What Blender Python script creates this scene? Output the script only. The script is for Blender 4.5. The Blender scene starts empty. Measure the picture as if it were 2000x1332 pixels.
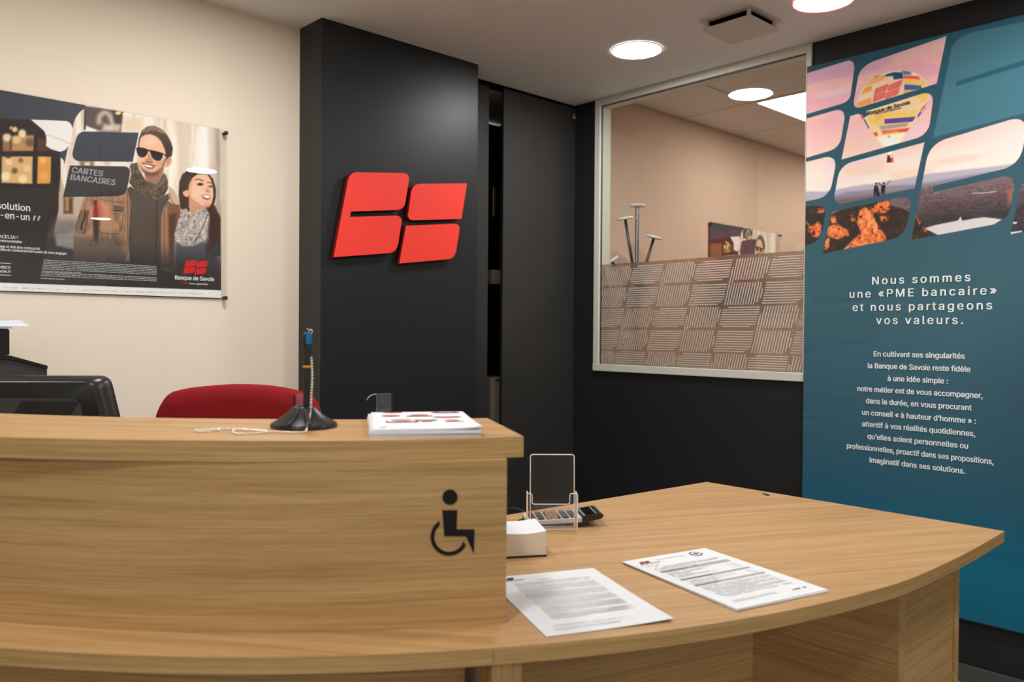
import bpy, bmesh, math, random
import numpy as np
from mathutils import Vector, Matrix

scene = bpy.context.scene
col = scene.collection
random.seed(7)

# ------------------------------------------------------------------ camera, world, exposure
FPX = 1592.7                      # focal length for a 2000 px wide frame
EYE = np.array([0.0, 0.0, 1.1944])
YAW, PITCH, ROLL = (math.radians(a) for a in (46.88256, -0.70733, 0.42144))
_f = np.array([math.cos(PITCH) * math.cos(YAW), math.cos(PITCH) * math.sin(YAW), math.sin(PITCH)])
_r = np.cross(_f, [0, 0, 1.0]); _r /= np.linalg.norm(_r)
_u = np.cross(_r, _f)
_c, _s = math.cos(ROLL), math.sin(ROLL)
CAM_R = np.array([_c * _r + _s * _u, -_s * _r + _c * _u, -_f])      # rows: right, up, back

cd = bpy.data.cameras.new('camera')
cam = bpy.data.objects.new('camera', cd)
col.objects.link(cam)
mw = Matrix.Identity(4)
for i in range(3):
    for j in range(3):
        mw[j][i] = CAM_R[i][j]
    mw[i][3] = EYE[i]
cam.matrix_world = mw
cd.sensor_width = 36.0
cd.lens = FPX * 36.0 / 2000.0
cd.clip_start = 0.02
cd.dof.use_dof = True
cd.dof.focus_distance = 2.3
cd.dof.aperture_fstop = 4.0
scene.camera = cam

FILL_SKY = 0.4
world = bpy.data.worlds.new('world')
scene.world = world
world.use_nodes = True
world.node_tree.nodes['Background'].inputs[0].default_value = (0.90, 0.96, 1.0, 1)      # pale sky, added fill through an unseen window opening
world.node_tree.nodes['Background'].inputs[1].default_value = FILL_SKY
scene.view_settings.view_transform = 'Standard'
scene.view_settings.look = 'None'
scene.view_settings.exposure = 0.90
scene.view_settings.gamma = 1.0
scene.view_settings.use_curve_mapping = False
scene.cycles.use_denoising = True
scene.cycles.max_bounces = 10
scene.cycles.transparent_max_bounces = 16
scene.cycles.sample_clamp_indirect = 4.0

pl = bpy.data.lights.new('fill_window_portal', 'AREA'); pl.shape = 'RECTANGLE'; pl.size = 3.7; pl.size_y = 2.15  # portal for the fill light of the added window
pl.cycles.is_portal = True
po = bpy.data.objects.new('fill_window_portal', pl); col.objects.link(po)
po.matrix_world = Matrix(((0, 0, -1, -3.24), (1, 0, 0, -2.45), (0, 1, 0, 1.175), (0, 0, 0, 1)))
po.matrix_world = Matrix(((0, 0, -1, -3.24), (-1, 0, 0, -2.45), (0, 1, 0, 1.175), (0, 0, 0, 1)))

LAMP_STRENGTH = 68.0              # ceiling downlight discs
PENDANT_STRENGTH = 30.0
PANEL_STRENGTH = 6.0              # square light in the office behind the glass
ZC = 2.333                        # ceiling
DESK = 0.75                       # desk top
ZU, ZT = 0.9997, 1.0321           # counter slab
XW = 3.05                         # right wall
YB = 2.823                        # back wall
YP = 2.662                        # pillar face

# ------------------------------------------------------------------ measuring helpers
def ray(x, y):
    return CAM_R.T @ np.array([x - 1000.0, 666.0 - y, -FPX])
def onz(x, y, z):
    d = ray(x, y); return EYE + d * (z - EYE[2]) / d[2]
def onx(x, y, X):
    d = ray(x, y); return EYE + d * (X - EYE[0]) / d[0]
def ony(x, y, Y):
    d = ray(x, y); return EYE + d * (Y - EYE[1]) / d[1]
def proj(P):
    v = (np.asarray(P, float) - EYE) @ CAM_R.T
    return 1000 + FPX * v[..., 0] / -v[..., 2], 666 - FPX * v[..., 1] / -v[..., 2]
def lin(c):
    c = np.asarray(c, float) / 255.0
    return np.where(c <= 0.04045, c / 12.92, ((c + 0.055) / 1.055) ** 2.4)
def rgba(*c):
    return tuple(lin(c)) + (1.0,)

# ------------------------------------------------------------------ materials
def new_mat(name):
    m = bpy.data.materials.new(name); m.use_nodes = True
    nt = m.node_tree
    return m, nt, nt.nodes['Principled BSDF']
def principled(name, c, rough=0.5, spec=0.5, metal=0.0, bump=0.0, bscale=300.0, vary=0.0, emis=None, estr=0.0):
    m, nt, b = new_mat(name)
    b.inputs['Base Color'].default_value = rgba(*c)
    b.inputs['Roughness'].default_value = rough
    b.inputs['Specular IOR Level'].default_value = spec
    b.inputs['Metallic'].default_value = metal
    if emis is not None:
        b.inputs['Emission Color'].default_value = rgba(*emis)
        b.inputs['Emission Strength'].default_value = estr
    if bump or vary:
        tc = nt.nodes.new('ShaderNodeTexCoord')
        n = nt.nodes.new('ShaderNodeTexNoise'); n.inputs['Scale'].default_value = bscale; n.inputs['Detail'].default_value = 4
        nt.links.new(tc.outputs['Object'], n.inputs['Vector'])
        if bump:
            bp = nt.nodes.new('ShaderNodeBump'); bp.inputs['Strength'].default_value = bump; bp.inputs['Distance'].default_value = 0.001
            nt.links.new(n.outputs['Fac'], bp.inputs['Height']); nt.links.new(bp.outputs['Normal'], b.inputs['Normal'])
        if vary:
            mx = nt.nodes.new('ShaderNodeMix'); mx.data_type = 'RGBA'
            lo = np.clip(np.array(c) * (1 - vary), 0, 255); hi = np.clip(np.array(c) * (1 + vary), 0, 255)
            mx.inputs[6].default_value = rgba(*lo); mx.inputs[7].default_value = rgba(*hi)
            nt.links.new(n.outputs['Fac'], mx.inputs[0]); nt.links.new(mx.outputs[2], b.inputs['Base Color'])
    return m
def wood(name, light, dark, rough=0.42):
    m, nt, b = new_mat(name)
    uv = nt.nodes.new('ShaderNodeUVMap')
    def noise(su, sv, scale, detail, dist=0.0):
        mp = nt.nodes.new('ShaderNodeMapping'); mp.inputs['Scale'].default_value = (su, sv, 1)
        n = nt.nodes.new('ShaderNodeTexNoise'); n.inputs['Scale'].default_value = scale
        n.inputs['Detail'].default_value = detail; n.inputs['Distortion'].default_value = dist
        nt.links.new(uv.outputs['UV'], mp.inputs['Vector']); nt.links.new(mp.outputs['Vector'], n.inputs['Vector'])
        return n.outputs['Fac']
    broad = noise(1.0, 36.0, 1.0, 3, 0.3)
    mid = noise(3.2, 190.0, 1.0, 5, 0.2)
    fine = noise(13.0, 620.0, 1.0, 3)
    def math_(op, a, k):
        n = nt.nodes.new('ShaderNodeMath'); n.operation = op
        nt.links.new(a, n.inputs[0])
        if isinstance(k, float): n.inputs[1].default_value = k
        else: nt.links.new(k, n.inputs[1])
        return n.outputs[0]
    s = math_('ADD', math_('MULTIPLY', broad, 0.34), math_('MULTIPLY', mid, 0.42))
    s = math_('ADD', s, math_('MULTIPLY', fine, 0.28))
    rp = nt.nodes.new('ShaderNodeValToRGB')
    rp.color_ramp.elements[0].position = 0.38; rp.color_ramp.elements[0].color = rgba(*dark)
    rp.color_ramp.elements[1].position = 0.62; rp.color_ramp.elements[1].color = rgba(*light)
    nt.links.new(s, rp.inputs['Fac']); nt.links.new(rp.outputs['Color'], b.inputs['Base Color'])
    b.inputs['Roughness'].default_value = rough
    b.inputs['Specular IOR Level'].default_value = 0.4
    return m
def clear(name, ior=1.5, tint=(1, 1, 1), rough=0.0):
    m = bpy.data.materials.new(name); m.use_nodes = True
    nt = m.node_tree; nt.nodes.clear()
    out = nt.nodes.new('ShaderNodeOutputMaterial'); mix = nt.nodes.new('ShaderNodeMixShader')
    fr = nt.nodes.new('ShaderNodeFresnel'); fr.inputs['IOR'].default_value = ior
    # the same Fresnel strength whether a face is seen from the front or the back
    geo = nt.nodes.new('ShaderNodeNewGeometry'); inv = nt.nodes.new('ShaderNodeMix'); inv.data_type = 'FLOAT'
    inv.inputs[2].default_value = ior; inv.inputs[3].default_value = 1.0 / ior
    nt.links.new(geo.outputs['Backfacing'], inv.inputs[0]); nt.links.new(inv.outputs[0], fr.inputs['IOR'])
    tr = nt.nodes.new('ShaderNodeBsdfTransparent'); tr.inputs[0].default_value = (*tint, 1)
    gl = nt.nodes.new('ShaderNodeBsdfGlossy'); gl.inputs['Roughness'].default_value = rough
    nt.links.new(fr.outputs[0], mix.inputs[0]); nt.links.new(tr.outputs[0], mix.inputs[1]); nt.links.new(gl.outputs[0], mix.inputs[2])
    nt.links.new(mix.outputs[0], out.inputs['Surface'])
    return m
def printed(name, rough=0.5, spec=0.3):
    m, nt, b = new_mat(name)
    a = nt.nodes.new('ShaderNodeVertexColor'); a.layer_name = 'ink'
    nt.links.new(a.outputs['Color'], b.inputs['Base Color'])
    b.inputs['Roughness'].default_value = rough; b.inputs['Specular IOR Level'].default_value = spec
    return m
def emitter(name, c, strength):
    m = bpy.data.materials.new(name); m.use_nodes = True
    nt = m.node_tree; nt.nodes.clear()
    out = nt.nodes.new('ShaderNodeOutputMaterial'); e = nt.nodes.new('ShaderNodeEmission')
    e.inputs[0].default_value = rgba(*c); e.inputs[1].default_value = strength
    nt.links.new(e.outputs[0], out.inputs['Surface'])
    return m

M = {}
M['beige'] = principled('beige_paint', (247, 233, 212), 0.75, 0.3, bump=0.05, bscale=500)
M['ceiling'] = principled('ceiling_paint', (240, 236, 230), 0.85, 0.2)
M['pillar'] = principled('anthracite_lacquer', (30, 32, 33), 0.42, 0.35, bump=0.06, bscale=700)
M['blackwall'] = principled('black_paint', (28, 28, 29), 0.6, 0.35, bump=0.05, bscale=500)
M['door'] = principled('dark_grey_laminate', (46, 45, 43), 0.5, 0.35)
M['black'] = principled('matt_black', (14, 14, 14), 0.95, 0.03)
M['white_alu'] = principled('cream_white_aluminium', (214, 212, 198), 0.4, 0.4)
M['floor'] = principled('pale_grey_floor_tile', (140, 136, 130), 0.5, 0.3, vary=0.05, bscale=6)
M['whitewall'] = principled('white_paint', (214, 202, 186), 0.8, 0.2)
M['plinth'] = principled('grey_skirting', (74, 73, 70), 0.45, 0.4)
M['wood'] = wood('light_oak_veneer', (196, 156, 106), (155, 116, 70))
M['woodfront'] = wood('light_oak_veneer_front_lifted', (208, 170, 114), (170, 131, 80), 0.5)  # same oak as the top, lightened to offset dimmer light on fronts
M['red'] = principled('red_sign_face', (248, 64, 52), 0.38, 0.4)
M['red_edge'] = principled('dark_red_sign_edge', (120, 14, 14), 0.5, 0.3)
M['pictogram'] = principled('black_vinyl', (20, 19, 18), 0.5, 0.3)
M['print'] = printed('printed_poster_paper', 0.5, 0.3)
M['fabric_print'] = printed('printed_banner_fabric', 0.75, 0.2)
M['glass'] = clear('window_glass', 1.5)
M['glass_edge'] = principled('dark_green_glass_edge', (50, 62, 56), 0.3)
M['poster_glass'] = clear('clear_poster_panel', 1.45)
M['acrylic'] = clear('clear_acrylic', 1.49)
M['acrylic_edge'] = principled('acrylic_edge_painted_glow', (236, 226, 214), 0.25, 0.6)  # opaque pale colour stands in for light gathered in clear edges
M['etch'] = principled('frosted_tan_emblem', (186, 158, 128), 0.7)
M['steel'] = principled('brushed_steel', (170, 172, 172), 0.25, metal=1.0)
M['dark_metal'] = principled('dark_grey_metal', (70, 74, 74), 0.35, metal=0.6)
M['white'] = principled('white_plastic', (236, 236, 232), 0.35)
M['paper'] = principled('white_paper', (220, 222, 224), 0.7, 0.25)
M['papercube'] = principled('cream_paper_block', (232, 222, 204), 0.8, 0.2)
M['ink'] = principled('dark_grey_ink', (60, 60, 60), 0.7)
M['ink_soft'] = principled('pale_grey_ink', (188, 188, 186), 0.7)
M['ink_band'] = principled('grey_printed_band', (166, 163, 156), 0.7)
M['ink_red'] = principled('dark_red_ink', (150, 36, 36), 0.7)
M['lettering_white'] = principled('white_lettering', (244, 250, 250), 0.6, 0.2)
M['lettering_grey'] = principled('silver_grey_lettering', (178, 180, 184), 0.6, 0.2)
M['lettering_red'] = principled('red_lettering', (206, 46, 40), 0.6, 0.2)
M['lettering_dark'] = principled('dark_lettering', (44, 40, 50), 0.6, 0.2)
M['poster_red'] = principled('red_print', (222, 48, 44), 0.5, 0.2)
M['balloon_red'] = principled('coral_print', (248, 118, 110), 0.6, 0.2)
M['plastic'] = principled('black_plastic', (26, 25, 24), 0.33, 0.5)
M['plastic_matt'] = principled('matt_black_plastic', (34, 34, 33), 0.55, 0.4)
M['plastic_grey'] = principled('dark_grey_plastic', (64, 64, 63), 0.5, 0.4)
M['screen'] = principled('dark_screen', (10, 12, 14), 0.1, 0.5)
M['key'] = principled('charcoal_key', (58, 54, 50), 0.4)
M['key_red'] = principled('red_key', (176, 60, 66), 0.4)
M['key_grey'] = principled('grey_key', (128, 122, 116), 0.4)
M['calc_body'] = principled('pale_grey_plastic', (206, 206, 202), 0.45)
M['calc_line'] = principled('pale_blue_grey_strip', (120, 140, 144), 0.35)
M['chair'] = principled('red_upholstery', (132, 22, 26), 0.9, 0.2, bump=0.5, bscale=900, vary=0.12)
M['blue'] = principled('blue_plastic', (22, 112, 168), 0.3)
M['orange'] = principled('orange_band', (240, 150, 40), 0.4)
M['bead'] = principled('pale_chrome_beads', (232, 226, 214), 0.25, metal=0.75)
M['lightblue'] = principled('pale_blue_folder', (150, 186, 220), 0.6)
M['yellow'] = principled('yellow_sticker', (232, 172, 30), 0.5)
M['pendant_red'] = principled('glowing_red_glass_shade', (226, 30, 40), 0.3, 0.5, emis=(232, 20, 32), estr=2.6)
M['box_grey'] = principled('grey_brown_metal', (206, 194, 176), 0.5)
M['pinkbeige'] = principled('pink_beige_paint', (218, 190, 166), 0.8, 0.2)
M['tile'] = principled('pale_ceiling_tile', (244, 236, 228), 0.9, 0.1)
M['tile_gap'] = principled('ceiling_grid_line', (168, 150, 132), 0.8)
M['vent'] = principled('pale_grey_vent_plastic', (206, 198, 190), 0.3, 0.5)
M['lamp'] = emitter('lamp_diffuser', (252, 251, 250), LAMP_STRENGTH)
M['pendant_lamp'] = emitter('pendant_diffuser', (252, 251, 250), PENDANT_STRENGTH)
M['panel_lamp'] = emitter('panel_diffuser', (255, 246, 236), PANEL_STRENGTH)

# ------------------------------------------------------------------ object helpers
def link(name, me, mats, parent=None, smooth=False):
    o = bpy.data.objects.new(name, me)
    col.objects.link(o)
    for m in (mats if isinstance(mats, (list, tuple)) else [mats]):
        me.materials.append(m)
    if smooth:
        me.polygons.foreach_set('use_smooth', [True] * len(me.polygons))
    if parent is not None:
        off = Vector((0, 0, 0)); p = parent
        while p is not None:
            off += p.location; p = p.parent
        me.transform(Matrix.Translation(-off))
        o.parent = parent
    return o
def thing(name, label, cat, loc, group=None):
    o = bpy.data.objects.new(name, None)
    o.empty_display_size = 0.05
    col.objects.link(o)
    o.location = Vector(loc)
    o['label'] = label; o['category'] = cat
    if group: o['group'] = group
    return o
def tag(o, label, cat, group=None):
    o['label'] = label; o['category'] = cat
    if group: o['group'] = group
    return o
def struct(o):
    o['kind'] = 'structure'
    return o
def to_mesh(bm, name='m'):
    bmesh.ops.recalc_face_normals(bm, faces=bm.faces)
    me = bpy.data.meshes.new(name); bm.to_mesh(me); bm.free()
    return me
def frame(o, x, y, z):
    """4x4 with the given axes and origin"""
    m = Matrix.Identity(4)
    for i in range(3):
        m[i][0], m[i][1], m[i][2], m[i][3] = x[i], y[i], z[i], o[i]
    return m
def rotz(a, o=(0, 0, 0)):
    return Matrix.Translation(Vector(o)) @ Matrix.Rotation(a, 4, 'Z')
def bm_box(bm, lo, hi, mat=None, bevel=0.0, seg=2, T=None):
    lo, hi = Vector(lo), Vector(hi)
    r = bmesh.ops.create_cube(bm, size=1.0)
    vs = r['verts']
    for v in vs:
        v.co = Vector([lo[i] + (v.co[i] + 0.5) * (hi[i] - lo[i]) for i in range(3)])
    if bevel:
        es = list({e for v in vs for e in v.link_edges})
        rb = bmesh.ops.bevel(bm, geom=es, offset=bevel, segments=seg, profile=0.7, affect='EDGES')
        vs = list({v for f in rb['faces'] for v in f.verts} | {v for v in vs if v.is_valid})
    if T is not None:
        for v in vs: v.co = T @ v.co
    return vs
def box(name, lo, hi, mat, parent=None, bevel=0.0, T=None, seg=2):
    bm = bmesh.new(); bm_box(bm, lo, hi, bevel=bevel, T=T, seg=seg)
    return link(name, to_mesh(bm), mat, parent)
def bm_prism(bm, pts, z0, z1, T=None):
    """closed outline in xy extruded from z0 to z1 (CCW or CW)"""
    n = len(pts)
    a = [bm.verts.new((p[0], p[1], z0)) for p in pts]
    b = [bm.verts.new((p[0], p[1], z1)) for p in pts]
    bm.faces.new(a[::-1]); bm.faces.new(b)
    for i in range(n):
        bm.faces.new((a[i], a[(i + 1) % n], b[(i + 1) % n], b[i]))
    if T is not None:
        for v in a + b: v.co = T @ v.co
def prism(name, pts, z0, z1, mat, parent=None, T=None):
    bm = bmesh.new(); bm_prism(bm, pts, z0, z1, T)
    return link(name, to_mesh(bm), mat, parent)
def bm_lathe(bm, prof, seg=32, T=None):
    """profile (r, z) list turned round z"""
    rings = []
    for r, z in prof:
        if r < 1e-6:
            rings.append([bm.verts.new((0, 0, z))])
        else:
            rings.append([bm.verts.new((r * math.cos(2 * math.pi * k / seg), r * math.sin(2 * math.pi * k / seg), z)) for k in range(seg)])
    for a, b in zip(rings, rings[1:]):
        for k in range(seg):
            k2 = (k + 1) % seg
            if len(a) == 1 and len(b) == 1: continue
            if len(a) == 1: bm.faces.new((a[0], b[k], b[k2]))
            elif len(b) == 1: bm.faces.new((a[k], a[k2], b[0]))
            else: bm.faces.new((a[k], a[k2], b[k2], b[k]))
    if T is not None:
        for r in rings:
            for v in r: v.co = T @ v.co
def lathe(name, prof, mat, parent=None, T=None, seg=32, smooth=True):
    bm = bmesh.new(); bm_lathe(bm, prof, seg, T)
    me = to_mesh(bm)
    o = link(name, me, mat, parent, smooth)
    if smooth:
        try: me.set_sharp_from_angle(angle=math.radians(40))
        except Exception: pass
    return o
def bm_tube(bm, path, r, seg=10, caps=True):
    path = [Vector(p) for p in path]
    rs = r if isinstance(r, (list, tuple)) else [r] * len(path)
    rings = []; up = None
    for i, p in enumerate(path):
        t = (path[min(i + 1, len(path) - 1)] - path[max(i - 1, 0)]).normalized()
        if up is None:
            up = Vector((0, 0, 1)) if abs(t.z) < 0.9 else Vector((1, 0, 0))
        a = t.cross(up).normalized(); b = a.cross(t).normalized(); up = b
        rings.append([bm.verts.new(p + rs[i] * (math.cos(2 * math.pi * k / seg) * a + math.sin(2 * math.pi * k / seg) * b)) for k in range(seg)])
    for A, B in zip(rings, rings[1:]):
        for k in range(seg):
            bm.faces.new((A[k], A[(k + 1) % seg], B[(k + 1) % seg], B[k]))
    if caps:
        bm.faces.new(rings[0][::-1]); bm.faces.new(rings[-1])
def tube(name, path, r, mat, parent=None, seg=10):
    bm = bmesh.new(); bm_tube(bm, path, r, seg)
    return link(name, to_mesh(bm), mat, parent, True)
def catmull(P, n=8, closed=False):
    P = np.asarray(P, float); m = len(P); out = []
    rng = range(m) if closed else range(m - 1)
    for i in rng:
        if closed: a, b, c, d = P[(i - 1) % m], P[i], P[(i + 1) % m], P[(i + 2) % m]
        else: a, b, c, d = P[max(i - 1, 0)], P[i], P[i + 1], P[min(i + 2, m - 1)]
        for k in range(n):
            t = k / n
            out.append(0.5 * (2 * b + (c - a) * t + (2 * a - 5 * b + 4 * c - d) * t * t + (3 * b - a - 3 * c + d) * t ** 3))
    if not closed: out.append(P[-1])
    return np.array(out)
def outline(cmds, n=8):
    """('L',p) points and ('Q',ctrl,p) quadratic rounds -> polyline"""
    out = []
    for c in cmds:
        if c[0] == 'L': out.append(np.array(c[1], float))
        else:
            a, q, b = out[-1], np.array(c[1], float), np.array(c[2], float)
            for k in range(1, n + 1):
                t = k / n; out.append((1 - t) ** 2 * a + 2 * t * (1 - t) * q + t * t * b)
    return np.array(out)
def uv_planar(me, org, ang, shift=0.0):
    """world-plane uv: u along direction ang in xy, v across (z adds to v)"""
    uvl = me.uv_layers.new(name='UVMap')
    cu, su = math.cos(ang), math.sin(ang)
    for lp in me.loops:
        p = me.vertices[lp.vertex_index].co
        x, y = p.x - org[0], p.y - org[1]
        uvl.data[lp.index].uv = (x * cu + y * su + shift, -x * su + y * cu + p.z + shift)
def strip_wall(name, xy, z0, z1, thick, inward, mat, parent, shift=0.0):
    """a vertical panel that follows the polyline xy; uv runs along the length"""
    xy = np.asarray(xy, float)
    d = np.gradient(xy, axis=0); d /= np.linalg.norm(d, axis=1)[:, None]
    nrm = np.c_[-d[:, 1], d[:, 0]] * inward
    back = xy + nrm * thick
    L = np.r_[0, np.cumsum(np.linalg.norm(np.diff(xy, axis=0), axis=1))]
    verts = []; 
    for p in xy: verts += [(p[0], p[1], z0), (p[0], p[1], z1)]
    for p in back: verts += [(p[0], p[1], z0), (p[0], p[1], z1)]
    n = len(xy); F = []
    for i in range(n - 1):
        a, b = 2 * i, 2 * i + 2; c, e = 2 * n + 2 * i, 2 * n + 2 * i + 2
        F += [(a, b, b + 1, a + 1), (e, c, c + 1, e + 1), (a + 1, b + 1, e + 1, c + 1), (b, a, c, e)]
    F += [(0, 1, 2 * n + 1, 2 * n), (2 * n - 2, 4 * n - 2, 4 * n - 1, 2 * n - 1)]
    me = bpy.data.meshes.new(name); me.from_pydata(verts, [], F)
    uvl = me.uv_layers.new(name='UVMap')
    for lp in me.loops:
        k = lp.vertex_index; i = (k % (2 * n)) // 2
        v = me.vertices[k].co.z + (thick * 1.3 if k >= 2 * n else 0)
        uvl.data[lp.index].uv = (L[i] + shift, v + shift)
    bm = bmesh.new(); bm.from_mesh(me); bmesh.ops.recalc_face_normals(bm, faces=bm.faces); bm.to_mesh(me); bm.free()
    return link(name, me, mat, parent)
def slab(name, pts, z0, z1, ang, mats, parent, shift=0.0):
    """horizontal wooden board: top/bottom planar uv, edges uv along the outline; mats = [top, edge]"""
    pts = [Vector((p[0], p[1])) for p in pts]
    area = sum(a.x * b.y - b.x * a.y for a, b in zip(pts, pts[1:] + pts[:1]))
    if area < 0: pts = pts[::-1]
    n = len(pts); verts = [(p.x, p.y, z0) for p in pts] + [(p.x, p.y, z1) for p in pts]
    F = [tuple(range(n - 1, -1, -1)), tuple(range(n, 2 * n))]
    F += [(i, (i + 1) % n, n + (i + 1) % n, n + i) for i in range(n)]
    me = bpy.data.meshes.new(name); me.from_pydata(verts, [], F)
    L = [0.0]
    for i in range(n): L.append(L[-1] + (pts[(i + 1) % n] - pts[i]).length)
    uvl = me.uv_layers.new(name='UVMap'); cu, su = math.cos(ang), math.sin(ang)
    for pi, p in enumerate(me.polygons):
        if pi > 1: p.material_index = 1
        for k, li in enumerate(p.loop_indices):
            vi = me.loops[li].vertex_index; c = me.vertices[vi].co
            if pi < 2: uvl.data[li].uv = (c.x * cu + c.y * su + shift, -c.x * su + c.y * cu + shift)
            else:
                i = pi - 2
                uvl.data[li].uv = ((L[i] if vi % n == i else L[i + 1]) + shift, c.z + shift)
    o = link(name, me, mats, parent)
    bv = o.modifiers.new('eased_edge', 'BEVEL'); bv.width = 0.0012; bv.segments = 2; bv.limit_method = 'ANGLE'; bv.angle_limit = math.radians(50)
    return o

# flat lettering and marks on a plane: T maps local (u right, v up, w out) to the world
def plane_x(X, out=0.0):      # right wall seen from the room: u = -y, v = z
    return frame((X - out, 0, 0), (0, -1, 0), (0, 0, 1), (-1, 0, 0))
def plane_y(Y, out=0.0):      # back wall: u = x, v = z
    return frame((0, Y - out, 0), (1, 0, 0), (0, 0, 1), (0, -1, 0))
def plane_z(Z, o, ang):       # lying flat
    c, s = math.cos(ang), math.sin(ang)
    return frame((o[0], o[1], Z), (c, s, 0), (-s, c, 0), (0, 0, 1))
FONT = None
try:                                    # a plainer built-in face of Blender for the lettering, if it is there
    FONT = bpy.data.fonts.load(bpy.utils.resource_path('LOCAL') + '/datafiles/fonts/Inter.woff2')
except Exception:
    FONT = None
def text_mesh(body, size=1.0, spacing=1.0, offset=0.0, shear=0.0, extrude=0.0):
    cu = bpy.data.curves.new('t', 'FONT'); cu.body = body; cu.size = size
    if FONT is not None: cu.font = FONT
    cu.space_character = spacing; cu.offset = offset; cu.shear = shear; cu.extrude = extrude
    cu.resolution_u = 3
    o = bpy.data.objects.new('t', cu); col.objects.link(o)
    bpy.context.view_layer.update()
    dg = bpy.context.evaluated_depsgraph_get()
    me = bpy.data.meshes.new_from_object(o.evaluated_get(dg))
    bpy.data.objects.remove(o); bpy.data.curves.remove(cu)
    return me
def extent(me):
    co = np.array([v.co[:] for v in me.vertices]); return co.min(0), co.max(0)
_lo, _hi = extent(text_mesh('N')); CAP = float(_hi[1] - _lo[1])
def fit_text(body, u0, u1, v, cap, T, track=False, bold=0.0, shear=0.0, right=False, natural=False):
    """one line of lettering: left u0, right u1, baseline v, capital height cap; returns world-space mesh"""
    size = cap / CAP
    heavy, bold = bold, 0.0
    me = text_mesh(body, 1.0, 1.0, bold, shear)
    lo, hi = extent(me); w = hi[0] - lo[0]
    if natural:
        sx = size
        if right: u0 = u1 - w * sx
    elif track:
        me2 = text_mesh(body, 1.0, 2.0, bold, shear); l2, h2 = extent(me2); w2 = h2[0] - l2[0]
        sp = 1.0 + ((u1 - u0) / size - w) / max(w2 - w, 1e-6)
        me = text_mesh(body, 1.0, sp, bold, shear); lo, hi = extent(me); sx = size
    else:
        sx = (u1 - u0) / w
    base = T @ Matrix.Translation((u0 - lo[0] * sx, v, 0)) @ Matrix.Diagonal((sx, size, 1, 1))
    if heavy:                           # heavier strokes: the outline struck several times, slightly apart
        src = me; bm = bmesh.new()
        for k, (du, dv) in enumerate(((-heavy, -heavy * 0.5), (heavy, -heavy * 0.5), (-heavy, heavy * 0.5), (heavy, heavy * 0.5))):
            c = src.copy(); c.transform(Matrix.Translation((du, dv, 0.0002 * k))); bm.from_mesh(c)
        me = bpy.data.meshes.new('t'); bm.to_mesh(me); bm.free()
    me.transform(base)
    return me
def join_meshes(name, meshes, mats, parent):
    bm = bmesh.new()
    for i, me in enumerate(meshes):
        k = len(bm.faces); bm.from_mesh(me); bm.faces.ensure_lookup_table()
        mi = getattr(me, '_mi', 0)
    me = bpy.data.meshes.new(name); bm.to_mesh(me); bm.free()
    me.materials.clear()
    return link(name, me, mats, parent)
def flat_polys(name, polys, T, mat, parent):
    bm = bmesh.new()
    for pts in polys:
        vs = [bm.verts.new(T @ Vector((p[0], p[1], 0))) for p in pts]
        try: bm.faces.new(vs)
        except ValueError: pass
    me = bpy.data.meshes.new(name); bm.to_mesh(me); bm.free()
    return link(name, me, mat, parent)

# ------------------------------------------------------------------ lamps of the room
def downlight(x, y, label, group='round ceiling downlights'):
    t = thing('ceiling_downlight', label, 'ceiling light', (x, y, ZC), group)
    lathe('trim_ring', [(0.098, -0.001), (0.0985, -0.005), (0.102, -0.005), (0.104, -0.001)], M['white'], t, T=Matrix.Translation((x, y, ZC)), seg=48)
    bm = bmesh.new(); bmesh.ops.create_circle(bm, cap_ends=True, radius=0.0985, segments=48)
    for v in bm.verts: v.co = Vector((x + v.co.x, y - v.co.y, ZC - 0.004))
    me = bpy.data.meshes.new('diffuser'); bm.to_mesh(me); bm.free()
    link('diffuser', me, M['lamp'], t)
    return t
downlight(2.62, 2.075, 'round white ceiling downlight near the glass partition')
downlight(2.32, 0.62, 'round white ceiling downlight in front of the blue-green banner')
downlight(2.38, -0.20, 'round white ceiling downlight over the waiting side, mirrored in the glazed poster')
downlight(1.08, 2.02, 'round white ceiling downlight above the clerk side by the beige wall')
downlight(0.25, 0.72, 'round white ceiling downlight right above the visitor side of the counter')
for x_, y_, s_ in ((-0.30, 2.02, 'at the far left of the beige wall'), (-1.25, -0.20, 'left of the visitor side'), (0.55, -2.1, 'deeper in the waiting area, middle of its row'), (-1.25, -2.1, 'deeper in the waiting area, left of its row'), (1.5, -3.7, 'nearest the entrance, right of the pair'), (-0.6, -3.7, 'nearest the entrance, left of the pair')):  # unseen downlights added as extra light for walls and upright faces
    downlight(x_, y_, 'added unseen ceiling downlight ' + s_)

PX_, PY_, PZ_ = 1.4405, 0.71, 1.803
pend = thing('pendant_lamp', 'small red bell-shaped pendant lamp with glowing white underside above the desk', 'pendant lamp', (PX_, PY_, ZC))
TP = Matrix.Translation((PX_, PY_, PZ_))
lathe('lamp_shade', [(0.0, 0.090), (0.014, 0.089), (0.026, 0.084), (0.0385, 0.072), (0.047, 0.055), (0.0517, 0.035), (0.0532, 0.018), (0.0536, 0.0), (0.0522, 0.0), (0.0515, 0.018), (0.0498, 0.035), (0.045, 0.055), (0.036, 0.071), (0.0, 0.084)], M['pendant_red'], pend, TP, 48)
lathe('diffuser', [(0.0505, 0.006), (0.049, 0.002), (0.0, 0.001)], M['pendant_lamp'], pend, TP, 48)
lathe('cable', [(0.0025, 0.088), (0.0025, ZC - PZ_ - 0.02)], M['plastic'], pend, TP, 10)
lathe('ceiling_rose', [(0.0, ZC - PZ_ - 0.022), (0.04, ZC - PZ_ - 0.02), (0.045, ZC - PZ_ - 0.001)], M['white'], pend, TP, 32)

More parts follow.
